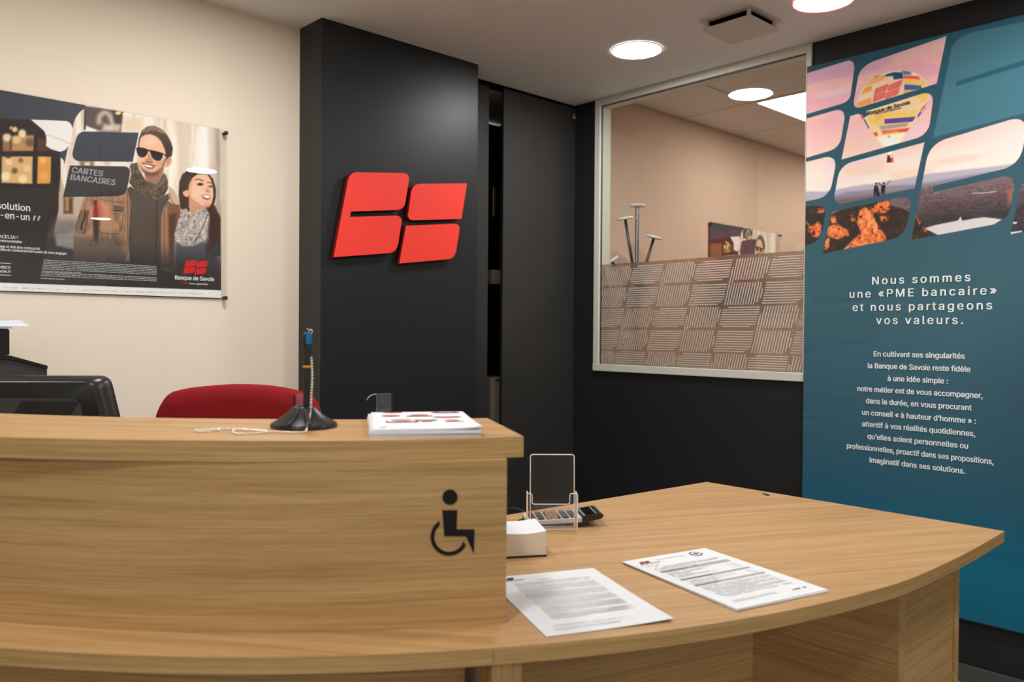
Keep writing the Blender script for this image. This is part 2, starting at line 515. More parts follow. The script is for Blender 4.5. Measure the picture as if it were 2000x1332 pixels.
# ------------------------------------------------------------------ room shell
struct(box('floor', (-3.2, -4.6, -0.06), (7.0, 3.4, 0.0), M['floor']))
struct(box('ceiling', (-3.2, -4.6, ZC), (XW, 3.4, ZC + 0.06), M['ceiling']))
struct(box('wall_back', (-3.2, YB, 0), (1.60, YB + 0.08, ZC), M['beige']))
struct(box('wall_pillar', (1.530, YP, 0), (2.282, YB + 0.08, ZC), M['pillar']))
bm = bmesh.new()
for lo, hi in (((-3.28, -4.6, 0), (-3.2, -4.3, ZC)), ((-3.28, -0.6, 0), (-3.2, 2.9, ZC)), ((-3.28, -4.3, 0), (-3.2, -0.6, 0.1)), ((-3.28, -4.3, 2.25), (-3.2, -0.6, ZC))):
    bm_box(bm, lo, hi)
struct(link('wall_left', to_mesh(bm), M['whitewall']))
bm = bmesh.new()
for y0 in (-4.3, -3.08, -1.86, -0.64): bm_box(bm, (-3.27, y0, 0.1), (-3.21, y0 + 0.04, 2.25))
for z0 in (0.1, 2.21): bm_box(bm, (-3.27, -4.26, z0), (-3.21, -0.64, z0 + 0.04))
struct(link('added_fill_window', to_mesh(bm), M['white_alu']))  # unseen window frame, added with its opening for side fill
struct(box('wall_front', (-3.2, -4.68, 0), (XW, -4.6, ZC), M['whitewall']))
bm = bmesh.new()
for lo, hi in (((XW, -4.6, 0), (XW + 0.08, 1.5445, 2.52)), ((XW, 1.5445, 0), (XW + 0.08, 2.663, 1.002)),
               ((XW, 2.663, 0), (XW + 0.08, 3.4, 2.52)), ((XW, 1.5445, ZC), (XW + 0.08, 2.663, 2.52))):
    bm_box(bm, lo, hi)
struct(link('wall_right', to_mesh(bm), M['blackwall']))
struct(box('baseboard_right', (XW - 0.012, -4.6, 0), (XW, 2.80, 0.061), M['plinth'], bevel=0.002))

# office behind the glass
struct(box('wall_office', (XW + 0.08, 2.825, 0), (7.0, 2.9, 2.45), M['pinkbeige']))
struct(box('wall_office_end', (6.6, -2.6, 0), (6.68, 2.825, 2.45), M['pinkbeige']))
struct(box('wall_office_front', (XW + 0.08, -2.68, 0), (6.6, -2.6, 2.45), M['pinkbeige']))
bm = bmesh.new(); bm_box(bm, (XW + 0.08, -2.6, 2.455), (6.68, 2.9, 2.52))
o = struct(link('ceiling_office', to_mesh(bm), M['tile_gap']))
bm = bmesh.new()
for i in range(-2, 5):
    for j in range(-9, 2):
        x0, y0 = 4.0 + 0.6 * i, 2.37 + 0.6 * j
        if (i, j) in ((0, -1), (0, -3), (0, -5), (2, -1)): continue
        lo = (max(x0 + 0.006, XW + 0.081), max(y0 + 0.006, -2.6), 2.4495); hi = (min(x0 + 0.594, 6.6), min(y0 + 0.594, 2.824), 2.4549)
        if hi[0] - lo[0] > 0.02 and hi[1] - lo[1] > 0.02: bm_box(bm, lo, hi)
link('ceiling_tiles', to_mesh(bm), M['tile'], o)

def led_panel(x0, y0, label):
    t = thing('ceiling_panel_light', label, 'ceiling light', (x0 + 0.3, y0 + 0.3, 2.45), 'square ceiling panels of the office')
    bm = bmesh.new()
    for lo, hi in (((0.002, 0.002), (0.598, 0.02)), ((0.002, 0.58), (0.598, 0.598)), ((0.002, 0.02), (0.02, 0.58)), ((0.58, 0.02), (0.598, 0.58))):
        bm_box(bm, (x0 + lo[0], y0 + lo[1], 2.446), (x0 + hi[0], y0 + hi[1], 2.4545))
    link('frame', to_mesh(bm), M['white'], t)
    me = bpy.data.meshes.new('diffuser')
    me.from_pydata([(x0 + 0.02, y0 + 0.02, 2.449), (x0 + 0.02, y0 + 0.58, 2.449), (x0 + 0.58, y0 + 0.58, 2.449), (x0 + 0.58, y0 + 0.02, 2.449)], [], [(0, 1, 2, 3)])
    link('diffuser', me, M['panel_lamp'], t)
led_panel(4.0, 1.77, 'square white ceiling light panel seen through the glass partition')
led_panel(4.0, 0.57, 'added unseen ceiling light panel of the office behind the banner')  # unseen panel added to lighten the film stripes
led_panel(4.0, -0.63, 'square white ceiling light panel of the office, furthest from its back wall')
led_panel(5.2, 1.77, 'added ceiling light panel deepest inside the office, hidden by the banner')  # hidden panel added to brighten the office wall

# glass partition
win = bpy.data.objects.new('window_1', None); col.objects.link(win); win.location = (XW, 2.1, 1.0); struct(win)
bm = bmesh.new()
yl0, yl1, yr0, yr1, zb0, zb1, zt0, zt1 = 2.629, 2.663, 1.5445, 1.5665, 1.002, 1.0365, 2.298, ZC
for lo, hi in (((3.040, yl0, zb1), (3.124, yl1, zt1)), ((3.040, yr0, zb1), (3.124, yr1, zt1)),
               ((3.038, yr0, zb0), (3.124, yl1, zb1)), ((3.040, yr1, zt0), (3.124, yl0, zt1))):
    bm_box(bm, lo, hi, bevel=0.002, seg=1)
link('window_frame', to_mesh(bm), M['white_alu'], win)
bm = bmesh.new()
for lo, hi in (((3.051, yl0 - 0.003, zb1), (3.060, yl0, zt0)), ((3.051, yr1, zt0 - 0.004), (3.060, yl0, zt0)), ((3.051, yr1, zb1), (3.060, yl0, zb1 + 0.002))):
    bm_box(bm, lo, hi)
link('glazing_seal', to_mesh(bm), M['glass_edge'], win)
box('pane', (3.0515, yr1, zb1), (3.0575, yl0, zt0), M['glass'], win)

m = bpy.data.materials.new('frosted_film'); m.use_nodes = True; nt = m.node_tree; nt.nodes.clear()
out = nt.nodes.new('ShaderNodeOutputMaterial')
rf = nt.nodes.new('ShaderNodeBsdfRefraction'); rf.inputs['Roughness'].default_value = 0.30; rf.inputs['IOR'].default_value = 1.35; rf.inputs[0].default_value = rgba(240, 230, 220)
df = nt.nodes.new('ShaderNodeBsdfDiffuse'); df.inputs[0].default_value = rgba(150, 137, 124)
mx = nt.nodes.new('ShaderNodeMixShader'); mx.inputs[0].default_value = 0.22
nt.links.new(rf.outputs[0], mx.inputs[1]); nt.links.new(df.outputs[0], mx.inputs[2]); nt.links.new(mx.outputs[0], out.inputs['Surface'])
M['film'] = m
m = bpy.data.materials.new('film_stripe'); m.use_nodes = True; nt = m.node_tree; nt.nodes.clear()
out = nt.nodes.new('ShaderNodeOutputMaterial')
tl = nt.nodes.new('ShaderNodeBsdfTranslucent'); tl.inputs[0].default_value = rgba(250, 248, 242)
df = nt.nodes.new('ShaderNodeBsdfDiffuse'); df.inputs[0].default_value = rgba(240, 234, 224)
mx = nt.nodes.new('ShaderNodeMixShader'); mx.inputs[0].default_value = 0.75
tp = nt.nodes.new('ShaderNodeBsdfTransparent'); mx2 = nt.nodes.new('ShaderNodeMixShader'); mx2.inputs[0].default_value = 0.92
nt.links.new(tl.outputs[0], mx.inputs[1]); nt.links.new(df.outputs[0], mx.inputs[2])
nt.links.new(tp.outputs[0], mx2.inputs[1]); nt.links.new(mx.outputs[0], mx2.inputs[2]); nt.links.new(mx2.outputs[0], out.inputs['Surface'])
M['stripe'] = m
ZF = 1.5225
film = box('frosted_film', (3.0600, yr1, zb1), (3.0612, yl0 - 0.003, ZF), M['film'], win)
# striped pattern of the film: slanted blocks, alternately ruled along and across, each block in two halves
def zf(x, y): return (1160 + x / 4.757, 480 + y / 4.757)
def uvx(p): P = onx(p[0], p[1], 3.058); return np.array([-P[1], P[2]])
# lattice measured on the film: block corners
A0 = uvx(zf(1300, 120)); A1 = uvx(zf(1650, 72)); A2 = uvx(zf(1202, 553))
wv = np.array([A1[0] - A0[0], 0.0]); hv = np.array([A2[0] - A0[0], A2[1] - A0[1]])
B0 = uvx(zf(1155, 642)); C0 = uvx(zf(1572, 600))
step_u = np.array([uvx(zf(1660, 110))[0] - A0[0], 0.0]); step_v = uvx(zf(815, 600)) - uvx(zf(905, 175))
umin, umax, vmin, vmax = -(yl0 - 0.003), -yr1, zb1 + 0.002, ZF - 0.004
def clip_quad(q):
    """clip a polygon to the film rectangle"""
    def cut(P, ax, val, keep_less):
        out = []
        for i in range(len(P)):
            a, b = P[i], P[(i + 1) % len(P)]
            ia = (a[ax] <= val) if keep_less else (a[ax] >= val); ib = (b[ax] <= val) if keep_less else (b[ax] >= val)
            if ia: out.append(a)
            if ia != ib:
                t = (val - a[ax]) / (b[ax] - a[ax]); out.append(a + t * (b - a))
        return out
    P = list(q)
    for ax, val, kl in ((0, umin, False), (0, umax, True), (1, vmin, False), (1, vmax, True)):
        if len(P) < 3: return []
        P = cut(P, ax, val, kl)
    return P if len(P) >= 3 else []
stripes = []
rs = random.Random(3)
for i in range(-8, 9):
    for j in range(0, 5):
        o2 = A0 + i * step_u + j * step_v
        for half in (0, 1):
            h0, h1 = (0.0, 0.46) if half == 0 else (0.52, 1.0)
            if (i + j) % 2 == 0:                      # ruled downwards
                n = 14
                for k in range(n):
                    s0, s1 = (k + 0.24) / n, (k + 0.64) / n
                    a, b = h0, h1
                    if half == 0 and k < 2: b = 0.52 + 0.02 * k
                    if half == 0 and k == 0: a = 0.18
                    if half == 0 and k == n - 1: a, b = h0 + 0.06, h1 - 0.12
                    if half == 1 and k == n - 1: a, b = h0 + 0.14, h1 - 0.14
                    if half == 1 and k == n - 2: b = h1 - 0.05
                    q = [o2 + s0 * wv + a * hv, o2 + s1 * wv + a * hv, o2 + s1 * wv + b * hv, o2 + s0 * wv + b * hv]
                    stripes.append(q)
            else:                                     # ruled across
                n = 9
                for k in range(n):
                    t0 = h0 + (k + 0.26) / n * (h1 - h0); t1 = h0 + (k + 0.68) / n * (h1 - h0)
                    a, b = 0.0, 1.0
                    if half == 0 and k == 0: a = 0.14
                    if half == 0 and k == n - 1: a, b = 0.10, 0.84
                    if half == 1 and k == n - 1: b = 0.86
                    if half == 1 and k == n - 2: b = 0.96
                    q = [o2 + a * wv + t0 * hv, o2 + b * wv + t0 * hv, o2 + b * wv + t1 * hv, o2 + a * wv + t1 * hv]
                    stripes.append(q)
stripes = [c for c in (clip_quad(q) for q in stripes) if c]
flat_polys('film_stripes', stripes, frame((3.0595, 0, 0), (0, -1, 0), (0, 0, 1), (-1, 0, 0)), M['stripe'], film)

# ------------------------------------------------------------------ cupboard with sliding doors in the corner
cup = thing('cupboard', 'tall dark grey cupboard with sliding doors in the corner, one door slid half open', 'cupboard', (2.66, 3.05, 0))
bm = bmesh.new()
for lo, hi in (((2.285, 3.34, 0), (3.048, 3.36, 2.32)), ((2.285, 2.845, 0), (2.30, 3.34, 2.32)), ((3.03, 2.845, 0), (3.048, 3.34, 2.32)), ((2.30, 2.845, 0.02), (3.03, 3.34, 0.04))):
    bm_box(bm, lo, hi)
link('carcass', to_mesh(bm), M['black'], cup)
for z in (0.62, 1.13, 1.40, 1.72, 2.05):
    box('shelf', (2.30, 2.90, z), (3.03, 3.34, z + 0.018), M['black'], cup)
d1 = box('door', (2.560, 2.800, 0.03), (3.0495, 2.818, 2.318), M['door'], cup, bevel=0.0015)
box('door', (2.2825, 2.822, 0.03), (2.487, 2.840, 2.318), M['door'], cup, bevel=0.0015)
box('top_rail', (2.2825, 2.806, 2.319), (3.0495, 2.86, 2.332), M['black'], cup)
c0 = ony(1121.5, 226.5, 2.7996)
tri = [(-0.0115, -0.012), (0.0115, -0.012), (0.0, 0.0125)]
TS = frame((c0[0], 2.7994, c0[2]), (1, 0, 0), (0, 0, 1), (0, -1, 0))
stk = flat_polys('warning_sticker', [tri], TS, M['yellow'], d1); stk['label'] = 'small yellow warning triangle'
flat_polys('warning_symbol', [[(0.001, 0.006), (-0.003, -0.002), (-0.0004, -0.0015), (-0.0015, -0.008), (0.003, 0.0), (0.0004, -0.0005)]], frame((c0[0], 2.7991, c0[2]), (1, 0, 0), (0, 0, 1), (0, -1, 0)), M['ink'], stk)
a = ony(960.5, 780, 2.90); b_ = ony(976, 780, 2.90)
zt_ = ony(965, 737, 2.90)[2]
fb = thing('file_box', 'grey-brown file box standing upright inside the open cupboard gap', 'file box', (a[0] + 0.05, 3.0, 0.638))
box('shell', (a[0], 2.902, 0.638), (a[0] + 0.11, 3.14, zt_), M['box_grey'], fb, bevel=0.003)
box('label_slot', (a[0] + 0.022, 2.899, zt_ - 0.018), (a[0] + 0.09, 2.903, zt_ - 0.012), M['black'], fb)
z1_ = ony(968, 530, 2.92)[2]
a2 = ony(962, 530, 2.92)
tag(box('small_carton', (a2[0], 2.92, 1.4181), (a2[0] + 0.07, 3.0, z1_ + 0.008), M['box_grey'], bevel=0.002), 'small grey-brown carton on a shelf of the half open cupboard', 'carton')
a3 = ony(964, 370, 2.93)
tag(prism('folded_card', [(a3[0], 2.93), (a3[0] + 0.03, 2.95), (a3[0] + 0.028, 2.952), (a3[0] - 0.002, 2.932)], 1.7381, ony(964, 365, 2.93)[2], M['box_grey']), 'small pale folded card on the upper shelf inside the cupboard gap', 'card')

# ------------------------------------------------------------------ emblem pieces (outline measured on the pillar)
def zl(p): return (640 + p[0] / 6.341, 320 + p[1] / 6.341)
EMB = [
    [('L', (375, 103)), ('L', (945, 114)), ('Q', (1012, 118), (1010, 190)), ('L', (966, 470)), ('Q', (952, 566), (850, 571)), ('L', (290, 590)), ('L', (278, 657)), ('L', (845, 641)), ('Q', (925, 642), (917, 725)), ('L', (876, 985)), ('Q', (858, 1098), (750, 1106)), ('L', (75, 1156)), ('L', (253, 205)), ('Q', (272, 105), (375, 103))],
    [('L', (1150, 247)), ('L', (1729, 240)), ('L', (1659, 681)), ('L', (1065, 698)), ('Q', (988, 697), (1000, 612)), ('L', (1037, 350)), ('Q', (1054, 250), (1150, 247))],
    [('L', (972, 766)), ('L', (1565, 741)), ('Q', (1643, 738), (1634, 822)), ('L', (1595, 1070)), ('Q', (1577, 1176), (1480, 1182)), ('L', (888, 1234))],
]
def emb_uv(pl):
    out = []
    for p in outline(pl, 8):
        P = ony(*zl(p), YP - 0.028); out.append((P[0], P[2]))
    return np.array(out)
EMB_UV = [emb_uv(p) for p in EMB]
_all = np.vstack(EMB_UV); E0, E1 = _all.min(0), _all.max(0)
def emblem_polys(u0, v0, u1, v1):
    return [[(u0 + (p[0] - E0[0]) / (E1[0] - E0[0]) * (u1 - u0), v0 + (p[1] - E0[1]) / (E1[1] - E0[1]) * (v1 - v0)) for p in piece] for piece in EMB_UV]
sg = thing('wall_emblem', 'red three-piece slanted block emblem mounted on the dark pillar', 'sign', ((E0[0] + E1[0]) / 2, YP, E0[1]))
for pc in EMB_UV:
    bm = bmesh.new(); T = plane_y(YP, 0.0)
    bm_prism(bm, pc, 0.010, 0.027, T); me = to_mesh(bm)
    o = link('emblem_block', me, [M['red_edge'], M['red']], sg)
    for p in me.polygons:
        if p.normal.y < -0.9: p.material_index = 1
    c = pc.mean(0)
    lathe('spacer', [(0.0, 0.0), (0.012, 0.0), (0.012, 0.011), (0.0, 0.011)], M['black'], o, T=T @ Matrix.Translation((c[0], c[1] + 0.03, 0)), seg=16)

# ------------------------------------------------------------------ reception desk
def arc(c, r, pts_dir):
    return [(c[0] + r * math.cos(a), c[1] + r * math.sin(a)) for a in pts_dir]
def ang(c, p): return math.atan2(p[1] - c[1], p[0] - c[0])
DC, DR = (1.7438, 2.4458), 1.8758
a_left, a_mid, a_right = ang(DC, (-0.105, 2.10)), ang(DC, (0.762, 0.848)), ang(DC, (1.40, 0.60))
if a_left > 0: a_left -= 2 * math.pi
fl = arc(DC, DR, np.linspace(a_left, a_mid, 40))
fr = arc(DC, DR, np.linspace(a_mid, a_right, 20))
fr = fr[:-1] + [tuple(p) for p in catmull(fr[-2:] + [(1.507, 0.584), (1.62, 0.5765), (1.75, 0.5735), (1.90, 0.5740), (2.074, 0.579)], 5)][5:]
desk = thing('reception_desk', 'light oak reception desk with curved front edge and low wing on the right', 'desk', (1.2, 1.1, 0))
TH = 0.0257
back_mid = (1.262, 1.449)
back_r = [(2.079, 1.369), (1.336, 1.441), back_mid]
back_l = arc(DC, DR - 0.86, np.linspace(ang(DC, (1.15, 1.60)), a_left + 2 * math.pi if a_left < -math.pi else a_left, 20))
joint = [(0.84, 0.906)]
slab('desktop', fr + back_r + joint, DESK - TH, DESK, math.radians(-27), [M['wood'], M['woodfront']], desk, 0.31)
bl = [(p[0], p[1]) for p in arc(DC, DR - 0.80, np.linspace(ang(DC, (1.18, 1.52)), a_left, 20))]
slab('desktop', fl + joint + [back_mid] + [p for p in bl if p[0] < 1.24], DESK - TH, DESK, math.radians(-52), [M['wood'], M['woodfront']], desk, 1.7)
# panels under the top
zb = DESK - TH
strip_wall('modesty_panel', arc(DC, DR - 0.13, np.linspace(a_left, ang(DC, (0.80, 0.95)), 30)), 0.0, zb, 0.02, 1, M['woodfront'], desk, 0.4)
u_ = np.array([0.80, 0.935]); v_ = np.array([1.671, 0.972])
mid = np.array([0.905, 1.20])
strip_wall('modesty_panel', [mid + (v_ - mid) * t for t in np.linspace(0, 1, 3)], 0.0, zb, 0.02, 1, M['woodfront'], desk, 2.2)
pa, pb = onz(960, 1326, 0.70), onz(1019, 1322, 0.70)
ctr = (np.array([pa[0] + pb[0], pa[1] + pb[1]]) / 2)
dr = np.array([0.865, -0.50]); nr = np.array([0.50, 0.865])
k = np.linalg.norm((pb - pa)[:2]) / 2
ctr = ctr + nr * 0.0
def quad_prism(name, c, dr, nr, hw, d0, d1, z0, z1, shift):
    p = [c - dr * hw + nr * d0, c + dr * hw + nr * d0, c + dr * hw + nr * d1, c - dr * hw + nr * d1]
    bm = bmesh.new(); bm_prism(bm, p, z0, z1); me = to_mesh(bm)
    uvl = me.uv_layers.new(name='UVMap')
    for lp in me.loops:
        q = me.vertices[lp.vertex_index].co
        uvl.data[lp.index].uv = (q.z + shift, (q.x * dr[0] + q.y * dr[1]) + (q.x * nr[0] + q.y * nr[1]) + shift)
    return link(name, me, M['woodfront'], desk)
quad_prism('support_post', ctr, dr, nr, k, 0.0, 0.34, 0.0, zb, 0.9)
strip_wall('side_panel', [(1.670, 0.650), (1.670, 0.80), (1.670, 0.972)], 0.0, zb, 0.030, -1, M['woodfront'], desk, 3.1)
strip_wall('front_panel', [(1.700, 0.655), (1.84, 0.655), (1.982, 0.655)], 0.0, zb, 0.018, 1, M['woodfront'], desk, 4.3)
strip_wall('side_panel', [(1.982, 0.650), (1.982, 0.90), (1.982, 1.33)], 0.0, zb, 0.025, -1, M['woodfront'], desk, 5.2)
box('rear_panel', (1.70, 0.955, 0.0), (1.982, 0.972, zb - 0.001), M['plastic_matt'], desk)

# ------------------------------------------------------------------ raised counter standing on the desk
cnt = thing('raised_counter', 'raised light oak counter shelf with curved front panel standing on the reception desk', 'counter', (0.6, 1.2, DESK))
UC, UR = (1.6958, 2.4178), 1.7368
ua0, ua1 = ang(UC, (-0.02, 2.13)), ang(UC, (0.84, 0.906))
if ua0 > 0: ua0 -= 2 * math.pi
ups = arc(UC, UR, np.linspace(ua0, ua1, 60))
strip_wall('front_panel', ups, DESK, ZU, 0.034, 1, M['woodfront'], cnt, 7.7)
tf = catmull([(-0.06, 2.09), (0.0, 1.905), (0.07, 1.73), (0.165, 1.56), (0.272, 1.403), (0.325, 1.339), (0.378, 1.278), (0.462, 1.193), (0.539, 1.121), (0.653, 1.030), (0.752, 0.968), (0.873, 0.904)], 4)
tb = catmull([(1.003, 1.135), (0.905, 1.200), (0.807, 1.267), (0.683, 1.379), (0.575, 1.484), (0.473, 1.601), (0.346, 1.781), (0.25, 1.96), (0.19, 2.15)], 4)
slab('counter_top', [tuple(p) for p in tf] + [tuple(p) for p in tb], ZU, ZT, math.radians(-50), [M['wood'], M['woodfront']], cnt, 9.2)
# wheelchair symbol on the curved panel
def on_arc(px, py, r):
    d = ray(px, py); o = EYE[:2]; dd = d[:2]; c = np.array(UC)
    A = dd @ dd; B = 2 * dd @ (o - c); Cc = (o - c) @ (o - c) - r * r
    t = (-B - math.sqrt(B * B - 4 * A * Cc)) / (2 * A)
    return EYE + t * d
def zw(x, y): return (780 + x / 3.085, 900 + y / 3.085)
polys = []
polys.append([(305 + 46.5 * math.cos(a), 219 + 46.5 * math.sin(a)) for a in np.linspace(0, 2 * math.pi, 33)[:-1]])
polys.append([(258, 297), (350, 297), (345, 412), (453, 412), (450, 565), (402, 455), (270, 455)])
ring = []
angs = np.linspace(math.atan2(-97, -57), math.atan2(51, 103) - 2 * math.pi, 30)
outr = [(300 + 113 * math.cos(a), 459 + 113 * math.sin(a)) for a in angs]
angs2 = np.linspace(math.atan2(-70, -57), math.atan2(27, 92) - 2 * math.pi, 30)
inr = [(300 + 89 * math.cos(a), 459 + 89 * math.sin(a)) for a in angs2]
bm = bmesh.new()
def vat(p): return bm.verts.new(Vector(on_arc(*zw(*p), UR + 0.0008)))
for pl in polys: bm.faces.new([vat(p) for p in pl])
oo = [vat(p) for p in outr]; ii = [vat(p) for p in inr]
for a, b, c, d in zip(oo, oo[1:], ii[1:], ii): bm.faces.new((a, b, c, d))
o = link('wheelchair_symbol', to_mesh(bm), M['pictogram'], cnt); o['label'] = 'black wheelchair symbol'

# ------------------------------------------------------------------ papers on the desk
def words(u0, u1, v, h, rng, fill=0.9):
    out = []; u = u0
    while u < u1:
        w = rng.uniform(1.6, 5.5) * h * 1.1
        e = min(u + w, u1)
        if rng.random() < fill: out.append([(u, v), (e, v), (e, v + h), (u, v + h)])
        u = e + h * 0.55
    return out
def sheet_frame(z, nl, nr_):
    """frame with origin at near-left corner, u along the near edge, v to the far edge"""
    d = np.array(nr_) - np.array(nl); a = math.atan2(d[1], d[0])
    return plane_z(z, nl, a), np.linalg.norm(d)
def sheet_obj(name, T, w, h, z0, thick, mat, parent=None, bend=0.0):
    bm = bmesh.new(); n = 10
    vt = [[bm.verts.new(T @ Vector((w * i / n, h * j / n, bend * (i / n) ** 3 * (1 - j / n) ** 3))) for i in range(n + 1)] for j in range(n + 1)]
    vb = [[bm.verts.new(T @ Vector((w * i / n, h * j / n, bend * (i / n) ** 3 * (1 - j / n) ** 3 - thick))) for i in range(n + 1)] for j in range(n + 1)]
    for j in range(n):
        for i in range(n):
            bm.faces.new((vt[j][i], vt[j][i + 1], vt[j + 1][i + 1], vt[j + 1][i]))
            bm.faces.new((vb[j][i], vb[j + 1][i], vb[j + 1][i + 1], vb[j][i + 1]))
    for i in range(n):
        bm.faces.new((vt[0][i], vb[0][i], vb[0][i + 1], vt[0][i + 1])); bm.faces.new((vt[n][i], vt[n][i + 1], vb[n][i + 1], vb[n][i]))
        bm.faces.new((vt[i][0], vt[i + 1][0], vb[i + 1][0], vb[i][0])); bm.faces.new((vt[i][n], vb[i][n], vb[i + 1][n], vt[i + 1][n]))
    return link(name, to_mesh(bm), mat, parent)
# left letter
rng = random.Random(11)
zl_ = DESK + 0.0012
T, w = sheet_frame(zl_, (0.844, 0.824), (1.035, 0.739)); W, H = 0.210, 0.293
lt = thing('letter', 'white printed letter with black block emblem lying on the desk beside the counter panel', 'letter', (0.95, 0.9, DESK))
sheet_obj('sheet', T, W, H, 0, 0.0007, M['paper'], lt, 0.004)
T2 = T @ Matrix.Translation((0, 0, 0.0012))
P = []
v = 0.245; par = [5, 9, 9, 8, 8, 7]
for n in par:
    for k in range(n):
        if v < 0.043: break
        P += words(0.035, 0.180 if k < n - 1 else rng.uniform(0.08, 0.16), v, 0.0017, rng, 0.95); v -= 0.0036
    v -= 0.0042
for k in range(2): P += words(0.025, 0.150, 0.036 - 0.004 * k, 0.0012, rng)
for k in range(3): P += words(0.022, 0.130, 0.024 - 0.0035 * k, 0.0012, rng)
P += [[(0.021, 0.238 - 0.021 * k), (0.026, 0.238 - 0.021 * k), (0.026, 0.2394 - 0.021 * k), (0.021, 0.2394 - 0.021 * k)] for k in range(9)]
P += words(0.085, 0.112, 0.255, 0.002, rng, 1.0)
flat_polys('printed_text', P, T2, M['ink_soft'], lt)
flat_polys('emblem', emblem_polys(0.017, 0.267, 0.047, 0.280), T2, M['ink'], lt)
flat_polys('footer_marks', [[(0.155, 0.022), (0.160, 0.022), (0.160, 0.026), (0.155, 0.026)]] + emblem_polys(0.162, 0.0225, 0.174, 0.0275) + emblem_polys(0.181, 0.0225, 0.189, 0.0275), T2, M['ink'], lt)
join_meshes('lettering', [fit_text('Banque de Savoie', 0.012, 0.060, 0.2605, 0.0035, T2, bold=0.01)], M['ink'], lt)

# right stack of forms
st = thing('form_stack', 'thin stack of printed forms with red emblem and grey bands on the desk', 'papers', (1.25, 0.82, DESK))
nl, nr2 = onz(1439, 1190, DESK + 0.004), onz(1614.9, 1151.6, DESK + 0.004)
T, w = sheet_frame(DESK + 0.0044, nl[:2], nr2[:2]); W, H = 0.2105, 0.302
for k in range(6):
    a = (k - 5) * 0.0035
    Tk = T @ Matrix.Translation((0.0008 * ((k * 7) % 3 - 1), -0.0006 * ((k * 5) % 4), -0.00072 * (5 - k))) @ Matrix.Rotation(a if k < 5 else 0, 4, 'Z')
    sheet_obj('form_sheet', Tk, W, H, 0, 0.0006, M['paper'], st)
T2 = T @ Matrix.Translation((0, 0, 0.0006))
P = []; B = []; D = []; rng = random.Random(5)
P += words(0.020, 0.052, 0.253, 0.0015, rng) + words(0.020, 0.05, 0.249, 0.0015, rng)
P += words(0.065, 0.135, 0.278, 0.0022, rng, 1.0)
for k in range(4): P += words(0.022 if k else 0.03, 0.185 if k < 3 else 0.12, 0.238 - 0.0042 * k, 0.0016, rng)
B += [[(0.022, 0.207), (0.190, 0.207), (0.190, 0.2195), (0.022, 0.2195)], [(0.022, 0.155), (0.190, 0.155), (0.190, 0.163), (0.022, 0.163)], [(0.022, 0.118), (0.190, 0.118), (0.190, 0.126), (0.022, 0.126)]]
D += words(0.023, 0.085, 0.2085, 0.0026, rng, 1.0) + words(0.1, 0.112, 0.2125, 0.003, rng, 1.0) + words(0.023, 0.095, 0.156, 0.0026, rng, 1.0) + words(0.023, 0.075, 0.119, 0.0026, rng, 1.0)
for k in range(8):
    v = 0.2 - 0.0043 * k
    P += words(0.024, rng.choice([0.07, 0.11, 0.13]), v, 0.0015, rng) + (words(0.165, 0.186, v, 0.0015, rng) if k % 2 else [])
for k in range(6):
    v = 0.148 - 0.0043 * k
    P += words(0.024, rng.choice([0.09, 0.14]), v, 0.0015, rng) + (words(0.165, 0.186, v, 0.0015, rng) if k % 2 else [])
for k in range(15): P += words(0.024, 0.186 if k % 4 else 0.12, 0.111 - 0.0042 * k, 0.0015, rng)
for k in range(3): P += words(0.020, 0.12, 0.032 - 0.0035 * k, 0.0011, rng)
flat_polys('printed_text', P, T2, M['ink_soft'], st)
flat_polys('grey_band', B, T2, M['ink_band'], st)
flat_polys('band_text', D, T2 @ Matrix.Translation((0, 0, 0.0002)), M['ink'], st)
flat_polys('emblem', emblem_polys(0.022, 0.270, 0.048, 0.2815), T2, M['ink_red'], st)
flat_polys('footer_marks', [[(0.155, 0.024), (0.160, 0.024), (0.160, 0.0275), (0.155, 0.0275)]] + emblem_polys(0.162, 0.0235, 0.174, 0.0285) + emblem_polys(0.181, 0.0235, 0.189, 0.0285), T2, M['ink'], st)
join_meshes('lettering', [fit_text('Banque de Savoie', 0.018, 0.062, 0.2640, 0.003, T2, bold=0.01)], M['ink'], st)
cx, cy = 0.163, 0.276; rd = 0.0125
seal = [[(cx + (rd * (1.0 if k % 4 != 2 else 1.25)) * math.cos(a), cy + rd * (1.0 if k % 4 != 2 else 1.25) * math.sin(a)) for k, a in enumerate(np.linspace(0, 2 * math.pi, 33)[:-1])]]
flat_polys('round_seal', seal, T2, M['ink'], st)
flat_polys('round_seal_ring', [[(cx + rd * 0.8 * math.cos(a), cy + rd * 0.8 * math.sin(a)) for a in np.linspace(0, 2 * math.pi, 25)[:-1]]], T2 @ Matrix.Translation((0, 0, 0.0002)), M['paper'], st)
flat_polys('round_seal_heart', [[(cx + rd * 0.42 * math.cos(a), cy + rd * 0.42 * math.sin(a)) for a in np.linspace(0, 2 * math.pi, 25)[:-1]]], T2 @ Matrix.Translation((0, 0, 0.0004)), M['ink'], st)

